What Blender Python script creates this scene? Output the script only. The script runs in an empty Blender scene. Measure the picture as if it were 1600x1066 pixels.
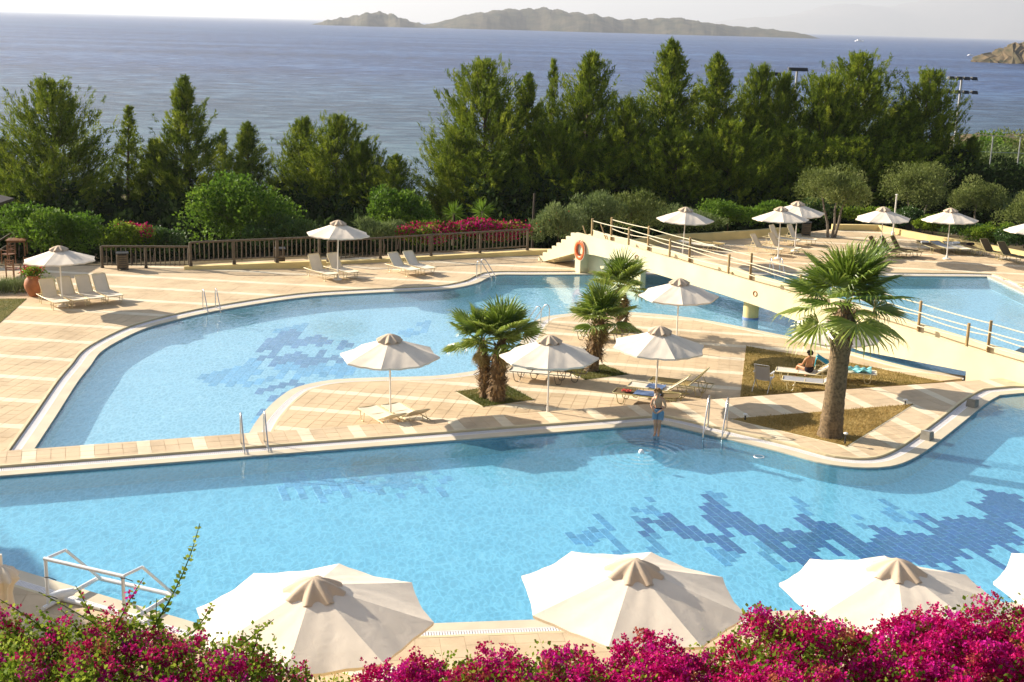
import bpy, bmesh, math, random
import numpy as np
from mathutils import Vector, Matrix
from mathutils.geometry import tessellate_polygon

random.seed(7)
rng = np.random.default_rng(7)
sc = bpy.context.scene
col = sc.collection
PI = math.pi
rad = math.radians

# ------------------------------------------------------------------ camera
CAM_H, FOC, PITCH, ROLL = 10.8, 2000.0, rad(13.9), rad(1.6)
cam_d = bpy.data.cameras.new('camera')
cam = bpy.data.objects.new('camera', cam_d)
col.objects.link(cam)
_r = Vector((1, 0, 0)); _u = Vector((0, math.sin(PITCH), math.cos(PITCH))); _f = Vector((0, math.cos(PITCH), -math.sin(PITCH)))
_c, _s = math.cos(ROLL), math.sin(ROLL)
_cr = _r * _c + _u * _s
_cu = _u * _c - _r * _s
cam.matrix_world = Matrix(((_cr.x, _cu.x, -_f.x, 0), (_cr.y, _cu.y, -_f.y, 0), (_cr.z, _cu.z, -_f.z, CAM_H), (0, 0, 0, 1)))
cam_d.sensor_width = 36
cam_d.lens = 36 * FOC / 1600
cam_d.clip_start = 0.1
cam_d.clip_end = 80000
sc.camera = cam
sc.render.resolution_x, sc.render.resolution_y = 1024, 682

# ------------------------------------------------------------------ light
SUN_ELEV = rad(25)
SUN_AZ = math.atan2(0.47, -1.0)            # direction towards the sun, seen from above
sdir = Vector((math.cos(SUN_AZ) * math.cos(SUN_ELEV), math.sin(SUN_AZ) * math.cos(SUN_ELEV), math.sin(SUN_ELEV)))
world = bpy.data.worlds.new('World'); sc.world = world
world.use_nodes = True
wn = world.node_tree.nodes; wl = world.node_tree.links
wn.clear()
sky = wn.new('ShaderNodeTexSky'); sky.sky_type = 'NISHITA'; sky.sun_disc = False
sky.sun_elevation = SUN_ELEV
sky.sun_rotation = math.atan2(sdir.x, sdir.y)
sky.altitude = 20; sky.air_density = 1.0; sky.dust_density = 1.6; sky.ozone_density = 1.5
bg = wn.new('ShaderNodeBackground'); bg.inputs['Strength'].default_value = 0.056
wo = wn.new('ShaderNodeOutputWorld')
wl.new(sky.outputs[0], bg.inputs[0]); wl.new(bg.outputs[0], wo.inputs[0])
sun_d = bpy.data.lights.new('sun', 'SUN'); sun_d.energy = 5.0; sun_d.angle = rad(0.5); sun_d.color = (1.0, 0.9, 0.76)
sun = bpy.data.objects.new('sun', sun_d); col.objects.link(sun)
sun.rotation_euler = (-sdir).to_track_quat('-Z', 'Y').to_euler()
sc.view_settings.view_transform = 'Standard'
sc.view_settings.look = 'None'
sc.view_settings.exposure = 1.46
sc.view_settings.gamma = 1.0
sc.view_settings.use_curve_mapping = False
sc.cycles.use_denoising = True
sc.cycles.max_bounces = 8
sc.cycles.diffuse_bounces = 3
sc.cycles.glossy_bounces = 3
sc.cycles.transparent_max_bounces = 12
sc.cycles.transmission_bounces = 4
sc.cycles.volume_bounces = 0
sc.cycles.caustics_reflective = False
sc.cycles.caustics_refractive = False
sc.cycles.sample_clamp_indirect = 6

# ------------------------------------------------------------------ measuring: photograph pixel -> place on a level
def ray(x, y):
    u = (x - 800) / FOC; v = (533 - y) / FOC
    u2 = u * _c - v * _s; v2 = u * _s + v * _c
    return np.array([u2, math.cos(PITCH) + v2 * math.sin(PITCH), -math.sin(PITCH) + v2 * math.cos(PITCH)])
def g(x, y, z=0.0):
    d = ray(x, y); t = (z - CAM_H) / d[2]
    return np.array([t * d[0], t * d[1]])
def at(x, y, Y):
    d = ray(x, y); t = Y / d[1]
    return np.array([t * d[0], Y, CAM_H + t * d[2]])
def proj(p):
    q = np.array(p, float) - np.array([0, 0, CAM_H])
    z = q[1] * math.cos(PITCH) - q[2] * math.sin(PITCH)
    u2 = q[0] / z; v2 = (q[1] * math.sin(PITCH) + q[2] * math.cos(PITCH)) / z
    return 800 + (u2 * _c + v2 * _s) * FOC, 533 - (-u2 * _s + v2 * _c) * FOC

# ------------------------------------------------------------------ materials
def new_mat(name):
    m = bpy.data.materials.new(name); m.use_nodes = True
    nt = m.node_tree
    b = nt.nodes['Principled BSDF']
    return m, nt, b
def N(nt, t, **kw):
    n = nt.nodes.new(t)
    for k, v in kw.items():
        if hasattr(n, k): setattr(n, k, v)
        else: n.inputs[k].default_value = v
    return n
def coords(nt, scale=(1, 1, 1), loc=(0, 0, 0), rot=(0, 0, 0), world_space=True):
    if world_space:
        g_ = N(nt, 'ShaderNodeNewGeometry'); out = g_.outputs['Position']
    else:
        g_ = N(nt, 'ShaderNodeTexCoord'); out = g_.outputs['Object']
    mp = N(nt, 'ShaderNodeMapping'); mp.inputs['Scale'].default_value = scale; mp.inputs['Location'].default_value = loc; mp.inputs['Rotation'].default_value = rot
    nt.links.new(out, mp.inputs[0])
    return mp.outputs[0]
def ramp(nt, fac, stops):
    r = N(nt, 'ShaderNodeValToRGB')
    e = r.color_ramp.elements
    e[0].position, e[0].color = stops[0][0], (*stops[0][1], 1)
    e[1].position, e[1].color = stops[-1][0], (*stops[-1][1], 1)
    for p, c in stops[1:-1]:
        k = e.new(p); k.color = (*c, 1)
    nt.links.new(fac, r.inputs[0])
    return r.outputs[0]
def mixc(nt, fac, a, b, mode='MIX'):
    m = N(nt, 'ShaderNodeMix', data_type='RGBA', blend_type=mode)
    for i, v in ((0, fac), (6, a), (7, b)):
        if hasattr(v, 'links') or hasattr(v, 'is_linked'): nt.links.new(v, m.inputs[i])
        else: m.inputs[i].default_value = v if i == 0 else ((*v, 1) if len(v) == 3 else v)
    return m.outputs[2]
def sh(c, k): return tuple(min(1, max(0, x * k)) for x in c)
def plain(name, c, rough=0.6, var=0.15, scale=6.0, bump=0.0, bscale=40.0, metal=0.0, spec=0.5, local=False, hsv=False):
    """colour with uneven tone, fine relief"""
    m, nt, b = new_mat(name)
    co = coords(nt, world_space=not local)
    n1 = N(nt, 'ShaderNodeTexNoise'); n1.inputs['Scale'].default_value = scale; n1.inputs['Detail'].default_value = 5
    nt.links.new(co, n1.inputs['Vector'])
    cc = ramp(nt, n1.outputs[0], [(0.3, sh(c, 1 - var)), (0.7, sh(c, 1 + var))])
    nt.links.new(cc, b.inputs['Base Color'])
    b.inputs['Roughness'].default_value = rough; b.inputs['Metallic'].default_value = metal
    b.inputs['Specular IOR Level'].default_value = spec
    if bump:
        n2 = N(nt, 'ShaderNodeTexNoise'); n2.inputs['Scale'].default_value = bscale; n2.inputs['Detail'].default_value = 4
        nt.links.new(co, n2.inputs['Vector'])
        bp = N(nt, 'ShaderNodeBump'); bp.inputs['Strength'].default_value = bump; bp.inputs['Distance'].default_value = 0.02
        nt.links.new(n2.outputs[0], bp.inputs['Height']); nt.links.new(bp.outputs[0], b.inputs['Normal'])
    return m
def leafy(name, c1, c2, trans=0.35, rough=0.5, c3=None, spec=0.3):
    """leaf: tone from the face attribute 'tone', part of the light passes through"""
    m, nt, b = new_mat(name)
    a = N(nt, 'ShaderNodeAttribute', attribute_name='tone')
    stops = [(0.0, c1), (1.0, c2)] if c3 is None else [(0.0, c1), (0.5, c2), (1.0, c3)]
    cc = ramp(nt, a.outputs['Fac'], stops)
    nt.links.new(cc, b.inputs['Base Color'])
    b.inputs['Roughness'].default_value = rough; b.inputs['Specular IOR Level'].default_value = spec
    t = N(nt, 'ShaderNodeBsdfTranslucent'); nt.links.new(cc, t.inputs[0])
    mx = N(nt, 'ShaderNodeMixShader'); mx.inputs[0].default_value = trans
    nt.links.new(b.outputs[0], mx.inputs[1]); nt.links.new(t.outputs[0], mx.inputs[2])
    nt.links.new(mx.outputs[0], nt.nodes['Material Output'].inputs[0])
    return m
def fabric(name, c, trans=0.3, var=0.06, fold=0.15):
    m, nt, b = new_mat(name)
    co = coords(nt, world_space=True)
    n1 = N(nt, 'ShaderNodeTexNoise'); n1.inputs['Scale'].default_value = 2.2; n1.inputs['Detail'].default_value = 5
    nt.links.new(co, n1.inputs['Vector'])
    cc = ramp(nt, n1.outputs[0], [(0.3, sh(c, 1 - var)), (0.7, sh(c, 1 + var))])
    nt.links.new(cc, b.inputs['Base Color']); b.inputs['Roughness'].default_value = 0.85; b.inputs['Specular IOR Level'].default_value = 0.15
    n2 = N(nt, 'ShaderNodeTexNoise'); n2.inputs['Scale'].default_value = 3.5; n2.inputs['Detail'].default_value = 3; n2.inputs['Distortion'].default_value = 1.0
    nt.links.new(co, n2.inputs['Vector'])
    bp = N(nt, 'ShaderNodeBump'); bp.inputs['Strength'].default_value = fold; bp.inputs['Distance'].default_value = 0.06
    nt.links.new(n2.outputs[0], bp.inputs['Height']); nt.links.new(bp.outputs[0], b.inputs['Normal'])
    t = N(nt, 'ShaderNodeBsdfTranslucent'); nt.links.new(cc, t.inputs[0]); nt.links.new(bp.outputs[0], t.inputs['Normal'])
    mx = N(nt, 'ShaderNodeMixShader'); mx.inputs[0].default_value = trans
    nt.links.new(b.outputs[0], mx.inputs[1]); nt.links.new(t.outputs[0], mx.inputs[2])
    nt.links.new(mx.outputs[0], nt.nodes['Material Output'].inputs[0])
    return m
def paving(name, c, var=0.12):
    """stone slab: each slab its own tone, worn patches, fine pits"""
    m, nt, b = new_mat(name)
    co = coords(nt)
    isl = N(nt, 'ShaderNodeNewGeometry'); oi = N(nt, 'ShaderNodeObjectInfo')
    ad = N(nt, 'ShaderNodeMath', operation='ADD'); nt.links.new(isl.outputs['Random Per Island'], ad.inputs[0]); nt.links.new(oi.outputs['Random'], ad.inputs[1])
    fr = N(nt, 'ShaderNodeMath', operation='FRACT'); nt.links.new(ad.outputs[0], fr.inputs[0])
    c1 = ramp(nt, fr.outputs[0], [(0.0, sh(c, 1 - var)), (0.5, c), (1.0, (min(1, c[0] * (1 + var)), c[1] * (1 + var * 0.8), c[2] * (1 + var * 0.55)))])
    n1 = N(nt, 'ShaderNodeTexNoise'); n1.inputs['Scale'].default_value = 0.8; n1.inputs['Detail'].default_value = 8; n1.inputs['Roughness'].default_value = 0.65
    nt.links.new(co, n1.inputs['Vector'])
    st = ramp(nt, n1.outputs[0], [(0.32, (0.78, 0.76, 0.74)), (0.55, (1, 1, 1)), (0.8, (1.0, 1.0, 1.0))])
    cc = mixc(nt, 1.0, c1, st, 'MULTIPLY')
    nt.links.new(cc, b.inputs['Base Color']); b.inputs['Roughness'].default_value = 0.72; b.inputs['Specular IOR Level'].default_value = 0.25
    n2 = N(nt, 'ShaderNodeTexNoise'); n2.inputs['Scale'].default_value = 60; n2.inputs['Detail'].default_value = 3
    nt.links.new(co, n2.inputs['Vector'])
    bp = N(nt, 'ShaderNodeBump'); bp.inputs['Strength'].default_value = 0.25; bp.inputs['Distance'].default_value = 0.01
    nt.links.new(n2.outputs[0], bp.inputs['Height']); nt.links.new(bp.outputs[0], b.inputs['Normal'])
    return m
M = {}
M['paver_tan'] = paving('paver_tan', (0.59, 0.45, 0.28), 0.045)
M['paver_pale'] = paving('paver_pale', (0.74, 0.64, 0.46), 0.04)
M['paver_walk'] = paving('paver_walk', (0.59, 0.455, 0.295), 0.045)
M['grout'] = plain('grout', (0.57, 0.435, 0.27), 0.9, 0.2, 3, 0.3)
M['coping'] = plain('coping', (0.58, 0.50, 0.36), 0.6, 0.1, 1.5, 0.15)
M['edge_trim'] = plain('edge_trim', (0.60, 0.50, 0.30), 0.6, 0.12, 2.0)
M['grate_white'] = plain('grate_white', (0.80, 0.76, 0.74), 0.4, 0.04)
M['channel'] = plain('channel', (0.30, 0.26, 0.23), 0.8, 0.15)
M['yellow_wall'] = plain('yellow_wall', (0.72, 0.56, 0.24), 0.8, 0.1, 1.2, 0.2, 30)
M['bridge_plaster'] = plain('bridge_plaster', (0.74, 0.645, 0.40), 0.8, 0.09, 0.9, 0.15, 25)
M['bridge_floor'] = plain('bridge_floor', (0.50, 0.36, 0.24), 0.8, 0.15, 3, 0.2)
M['canvas'] = fabric('canvas', (0.76, 0.665, 0.54), 0.05, 0.06, 0.09)
M['canvas_trim'] = fabric('canvas_trim', (0.60, 0.47, 0.34), 0.10, fold=0.1)
M['white_pole'] = plain('white_pole', (0.78, 0.73, 0.65), 0.4, 0.04)
M['sling_cream'] = fabric('sling_cream', (0.76, 0.69, 0.57), 0.15, fold=0.05)
M['sling_brown'] = fabric('sling_brown', (0.16, 0.115, 0.06), 0.1, fold=0.05)
M['sling_tan'] = fabric('sling_tan', (0.42, 0.30, 0.12), 0.2, fold=0.05)
M['sling_grey'] = fabric('sling_grey', (0.42, 0.42, 0.43), 0.2, fold=0.05)
M['frame_cream'] = plain('frame_cream', (0.68, 0.58, 0.33), 0.35, 0.05)
M['frame_dark'] = plain('frame_dark', (0.10, 0.085, 0.055), 0.4, 0.1)
M['frame_olive'] = plain('frame_olive', (0.34, 0.29, 0.12), 0.4, 0.1)
M['steel'] = plain('steel', (0.62, 0.60, 0.57), 0.22, 0.05, metal=1.0)
M['wood_fence'] = plain('wood_fence', (0.115, 0.085, 0.05), 0.7, 0.3, 5, 0.3, 30)
M['wood_post'] = plain('wood_post', (0.36, 0.24, 0.10), 0.65, 0.2, 5, 0.3, 30)
M['wood_dark'] = plain('wood_dark', (0.05, 0.034, 0.02), 0.6, 0.3, 6, 0.3, 30)
M['wood_red'] = plain('wood_red', (0.20, 0.085, 0.03), 0.5, 0.25, 6, 0.2, 30)
M['rope'] = plain('rope', (0.74, 0.66, 0.46), 0.8, 0.06)
M['terracotta'] = plain('terracotta', (0.36, 0.13, 0.05), 0.75, 0.2, 6, 0.2, 40)
M['orange'] = plain('orange', (0.72, 0.13, 0.025), 0.45, 0.08)
M['white_plastic'] = plain('white_plastic', (0.78, 0.77, 0.75), 0.35, 0.08, 5)
M['black_plastic'] = plain('black_plastic', (0.02, 0.02, 0.02), 0.5, 0.1)
M['stone_block'] = plain('stone_block', (0.24, 0.22, 0.18), 0.8, 0.2, 8, 0.3, 40)
M['galvanised'] = plain('galvanised', (0.42, 0.42, 0.41), 0.5, 0.1, metal=0.4)
M['skin'] = plain('skin', (0.52, 0.27, 0.15), 0.5, 0.06, 4, local=True)
M['skin_tan'] = plain('skin_tan', (0.44, 0.20, 0.085), 0.5, 0.06, 4, local=True)
M['hair_blond'] = plain('hair_blond', (0.28, 0.15, 0.05), 0.6, 0.3, 40, 0.5, 60, local=True)
M['hair_dark'] = plain('hair_dark', (0.03, 0.018, 0.01), 0.6, 0.3, 40, 0.5, 60, local=True)
M['shorts_blue'] = fabric('shorts_blue', (0.17, 0.30, 0.42), 0.1, 0.25)
M['towel_blue'] = fabric('towel_blue', (0.10, 0.15, 0.27), 0.1, 0.6)
M['towel_red'] = fabric('towel_red', (0.42, 0.07, 0.05), 0.1)
M['towel_turq'] = fabric('towel_turq', (0.05, 0.36, 0.44), 0.2, 0.2)
M['towel_print'] = fabric('towel_print', (0.22, 0.52, 0.58), 0.15, 0.9)
M['swim_black'] = fabric('swim_black', (0.02, 0.015, 0.02), 0.0, 0.1)
M['bark'] = plain('bark', (0.085, 0.055, 0.035), 0.9, 0.35, 8, 0.6, 25)
M['bark_grey'] = plain('bark_grey', (0.16, 0.13, 0.095), 0.9, 0.3, 8, 0.6, 25)
M['palm_bark'] = plain('palm_bark', (0.15, 0.10, 0.05), 0.95, 0.5, 14, 1.0, 18)
M['palm_husk'] = leafy('palm_husk', (0.10, 0.055, 0.025), (0.34, 0.22, 0.10), 0.1, 0.8)
M['palm_dry'] = leafy('palm_dry', (0.30, 0.22, 0.09), (0.46, 0.38, 0.17), 0.3, 0.7)
M['needles'] = leafy('needles', (0.042, 0.075, 0.009), (0.165, 0.225, 0.017), 0.3, 0.65, (0.42, 0.45, 0.045), spec=0.08)
M['leaf_green'] = leafy('leaf_green', (0.055, 0.12, 0.012), (0.11, 0.20, 0.018), 0.4, 0.6, (0.19, 0.28, 0.03), spec=0.12)
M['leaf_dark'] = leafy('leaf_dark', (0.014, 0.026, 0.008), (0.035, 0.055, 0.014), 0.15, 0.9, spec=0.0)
M['leaf_olive'] = leafy('leaf_olive', (0.10, 0.135, 0.03), (0.19, 0.225, 0.055), 0.3, 0.6, (0.31, 0.34, 0.115), spec=0.12)
M['leaf_grey'] = leafy('leaf_grey', (0.09, 0.13, 0.04), (0.16, 0.21, 0.065), 0.3, 0.6, (0.24, 0.28, 0.11), spec=0.15)
M['leaf_hedge'] = leafy('leaf_hedge', (0.03, 0.07, 0.015), (0.06, 0.12, 0.022), 0.3, 0.4, (0.11, 0.17, 0.04))
M['leaf_boug'] = leafy('leaf_boug', (0.07, 0.13, 0.012), (0.17, 0.25, 0.02), 0.45, 0.6, (0.34, 0.40, 0.05), spec=0.08)
M['bract'] = leafy('bract', (0.36, 0.006, 0.055), (0.54, 0.010, 0.155), 0.30, 0.55, (0.54, 0.018, 0.29), spec=0.05)
M['bract_faded'] = leafy('bract_faded', (0.36, 0.05, 0.06), (0.46, 0.20, 0.07), 0.3, 0.6, spec=0.05)
M['flower_red'] = leafy('flower_red', (0.45, 0.02, 0.02), (0.62, 0.08, 0.05), 0.3, 0.5)
M['palm_leaf'] = leafy('palm_leaf', (0.085, 0.145, 0.018), (0.18, 0.255, 0.03), 0.34, 0.36, (0.38, 0.42, 0.09), spec=0.5)
M['grass_green'] = leafy('grass_green', (0.06, 0.085, 0.012), (0.13, 0.15, 0.03), 0.3, 0.6, (0.25, 0.20, 0.06))
M['grass_dry'] = leafy('grass_dry', (0.24, 0.18, 0.05), (0.40, 0.27, 0.09), 0.3, 0.7, (0.50, 0.36, 0.14))
M['grass_mix'] = leafy('grass_mix', (0.13, 0.125, 0.02), (0.25, 0.19, 0.045), 0.3, 0.7, (0.38, 0.26, 0.08))

def soil(name, a, b_, scale=0.5):
    m, nt, b = new_mat(name)
    co = coords(nt)
    n1 = N(nt, 'ShaderNodeTexNoise'); n1.inputs['Scale'].default_value = scale; n1.inputs['Detail'].default_value = 9; n1.inputs['Roughness'].default_value = 0.65
    nt.links.new(co, n1.inputs['Vector'])
    nt.links.new(ramp(nt, n1.outputs[0], [(0.35, a), (0.65, b_)]), b.inputs['Base Color'])
    b.inputs['Roughness'].default_value = 0.95; b.inputs['Specular IOR Level'].default_value = 0.1
    bp = N(nt, 'ShaderNodeBump'); bp.inputs['Strength'].default_value = 0.6; bp.inputs['Distance'].default_value = 0.1
    nt.links.new(n1.outputs[0], bp.inputs['Height']); nt.links.new(bp.outputs[0], b.inputs['Normal'])
    return m
M['soil'] = soil('soil', (0.06, 0.048, 0.025), (0.15, 0.115, 0.06), 0.4)
M['lawn_soil'] = soil('lawn_soil', (0.22, 0.155, 0.045), (0.38, 0.26, 0.09), 1.2)
M['lawn_soil_green'] = soil('lawn_soil_green', (0.08, 0.09, 0.02), (0.16, 0.13, 0.04), 1.5)
M['island_rock'] = soil('island_rock', (0.016, 0.024, 0.012), (0.10, 0.082, 0.052), 0.02)
M['headland_rock'] = soil('headland_rock', (0.03, 0.035, 0.018), (0.15, 0.105, 0.058), 0.12)
M['mountain_rock'] = soil('mountain_rock', (0.14, 0.13, 0.11), (0.24, 0.21, 0.18), 0.002)
M['asphalt'] = plain('asphalt', (0.22, 0.19, 0.16), 0.9, 0.15, 2.0, 0.3)

def water_mat(name, tint, ripple_at=None, bump=0.10, turbid=0.2, body=(0.20, 0.56, 0.76)):
    """clear water sheet: mirrors by angle, otherwise lets light through; a net of gathered light is painted into its tint"""
    m, nt, b = new_mat(name)
    nt.nodes.remove(b)
    co = coords(nt, scale=(1, 1, 1), rot=(0, 0, rad(30)))
    co2 = coords(nt, scale=(2.2, 1.0, 1), rot=(0, 0, rad(-25)))
    n1 = N(nt, 'ShaderNodeTexNoise'); n1.inputs['Scale'].default_value = 2.2; n1.inputs['Detail'].default_value = 1.6; n1.inputs['Distortion'].default_value = 1.1
    nt.links.new(co2, n1.inputs['Vector'])
    n2 = N(nt, 'ShaderNodeTexNoise'); n2.inputs['Scale'].default_value = 0.7; n2.inputs['Detail'].default_value = 2
    nt.links.new(co, n2.inputs['Vector'])
    hsum = N(nt, 'ShaderNodeMath', operation='ADD'); nt.links.new(n1.outputs[0], hsum.inputs[0]); nt.links.new(n2.outputs[0], hsum.inputs[1])
    h = hsum.outputs[0]
    if ripple_at is not None:
        c3 = coords(nt, loc=(-ripple_at[0], -ripple_at[1], 0.06))
        ln = N(nt, 'ShaderNodeVectorMath', operation='LENGTH'); nt.links.new(c3, ln.inputs[0])
        mu = N(nt, 'ShaderNodeMath', operation='MULTIPLY'); mu.inputs[1].default_value = 24.0; nt.links.new(ln.outputs['Value'], mu.inputs[0])
        sn = N(nt, 'ShaderNodeMath', operation='SINE'); nt.links.new(mu.outputs[0], sn.inputs[0])
        fo = N(nt, 'ShaderNodeMapRange'); fo.inputs[1].default_value = 0.15; fo.inputs[2].default_value = 1.3; fo.inputs[3].default_value = 3.2; fo.inputs[4].default_value = 0.0
        nt.links.new(ln.outputs['Value'], fo.inputs[0])
        m2 = N(nt, 'ShaderNodeMath', operation='MULTIPLY'); nt.links.new(sn.outputs[0], m2.inputs[0]); nt.links.new(fo.outputs[0], m2.inputs[1])
        ad = N(nt, 'ShaderNodeMath', operation='ADD'); nt.links.new(h, ad.inputs[0]); nt.links.new(m2.outputs[0], ad.inputs[1]); h = ad.outputs[0]
    bp = N(nt, 'ShaderNodeBump'); bp.inputs['Strength'].default_value = bump; bp.inputs['Distance'].default_value = 0.09
    nt.links.new(h, bp.inputs['Height'])
    # wavering net of gathered sunlight, painted as a pattern in the tint
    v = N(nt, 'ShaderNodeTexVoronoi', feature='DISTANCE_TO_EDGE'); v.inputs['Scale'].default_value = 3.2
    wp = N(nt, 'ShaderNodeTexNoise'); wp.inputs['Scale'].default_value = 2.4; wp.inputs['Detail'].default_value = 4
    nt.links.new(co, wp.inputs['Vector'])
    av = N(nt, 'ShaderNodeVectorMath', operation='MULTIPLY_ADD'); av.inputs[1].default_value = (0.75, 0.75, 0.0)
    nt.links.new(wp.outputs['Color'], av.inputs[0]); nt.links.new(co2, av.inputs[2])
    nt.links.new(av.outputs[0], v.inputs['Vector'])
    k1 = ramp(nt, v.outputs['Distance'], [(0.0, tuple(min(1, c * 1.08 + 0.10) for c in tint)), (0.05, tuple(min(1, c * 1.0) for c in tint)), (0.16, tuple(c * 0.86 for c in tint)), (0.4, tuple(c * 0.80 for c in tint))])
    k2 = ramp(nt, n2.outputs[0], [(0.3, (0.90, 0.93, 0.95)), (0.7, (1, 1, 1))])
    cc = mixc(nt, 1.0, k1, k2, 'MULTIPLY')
    tr = N(nt, 'ShaderNodeBsdfTransparent'); nt.links.new(cc, tr.inputs[0])
    # light scattered back by the water body itself
    df = N(nt, 'ShaderNodeBsdfDiffuse'); df.inputs[0].default_value = (*body, 1); nt.links.new(bp.outputs[0], df.inputs['Normal'])
    tb = N(nt, 'ShaderNodeMixShader'); tb.inputs[0].default_value = turbid; nt.links.new(tr.outputs[0], tb.inputs[1]); nt.links.new(df.outputs[0], tb.inputs[2])
    gl = N(nt, 'ShaderNodeBsdfGlossy'); gl.inputs['Roughness'].default_value = 0.06; gl.inputs['Color'].default_value = (0.95, 0.97, 1, 1)
    nt.links.new(bp.outputs[0], gl.inputs['Normal'])
    # mirror share by viewing angle, alike from above and below (Schlick)
    ge = N(nt, 'ShaderNodeNewGeometry')
    dt = N(nt, 'ShaderNodeVectorMath', operation='DOT_PRODUCT'); nt.links.new(ge.outputs['Incoming'], dt.inputs[0]); nt.links.new(bp.outputs[0], dt.inputs[1])
    ab = N(nt, 'ShaderNodeMath', operation='ABSOLUTE'); nt.links.new(dt.outputs['Value'], ab.inputs[0])
    om = N(nt, 'ShaderNodeMath', operation='SUBTRACT', use_clamp=True); om.inputs[0].default_value = 1.0; nt.links.new(ab.outputs[0], om.inputs[1])
    pw = N(nt, 'ShaderNodeMath', operation='POWER'); pw.inputs[1].default_value = 5.0; nt.links.new(om.outputs[0], pw.inputs[0])
    fr = N(nt, 'ShaderNodeMath', operation='MULTIPLY_ADD', use_clamp=True); fr.inputs[1].default_value = 0.85; fr.inputs[2].default_value = 0.02; nt.links.new(pw.outputs[0], fr.inputs[0])
    mx = N(nt, 'ShaderNodeMixShader'); nt.links.new(fr.outputs[0], mx.inputs[0]); nt.links.new(tb.outputs[0], mx.inputs[1]); nt.links.new(gl.outputs[0], mx.inputs[2])
    nt.links.new(mx.outputs[0], nt.nodes['Material Output'].inputs[0])
    return m
def pool_floor_mat(name, c):
    m, nt, b = new_mat(name)
    co = coords(nt, rot=(0, 0, rad(-19)))
    br = N(nt, 'ShaderNodeTexBrick'); br.offset = 0.0; br.inputs['Scale'].default_value = 1.0
    br.inputs['Color1'].default_value = (*sh(c, 0.96), 1); br.inputs['Color2'].default_value = (*c, 1); br.inputs['Mortar'].default_value = (*sh(c, 1.12), 1)
    br.inputs['Brick Width'].default_value = 0.3; br.inputs['Row Height'].default_value = 0.3; br.inputs['Mortar Size'].default_value = 0.006
    nt.links.new(co, br.inputs['Vector'])
    nt.links.new(br.outputs[0], b.inputs['Base Color']); b.inputs['Roughness'].default_value = 0.5
    return m
M['pool_floor'] = pool_floor_mat('pool_floor', (0.35, 0.66, 0.80))
M['pool_floor_pale'] = pool_floor_mat('pool_floor_pale', (0.56, 0.72, 0.80))
def mosaic_mat(name, c):
    m, nt, b = new_mat(name)
    oi = N(nt, 'ShaderNodeObjectInfo')
    nt.links.new(ramp(nt, oi.outputs['Random'], [(0.0, sh(c, 0.8)), (1.0, sh(c, 1.2))]), b.inputs['Base Color']); b.inputs['Roughness'].default_value = 0.4
    return m
M['mosaic_dark'] = mosaic_mat('mosaic_dark', (0.012, 0.030, 0.26))
M['mosaic_mid'] = mosaic_mat('mosaic_mid', (0.13, 0.34, 0.58))
M['mosaic_lilac'] = mosaic_mat('mosaic_lilac', (0.17, 0.22, 0.42))
M['mosaic_pale'] = mosaic_mat('mosaic_pale', (0.27, 0.49, 0.72))
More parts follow.
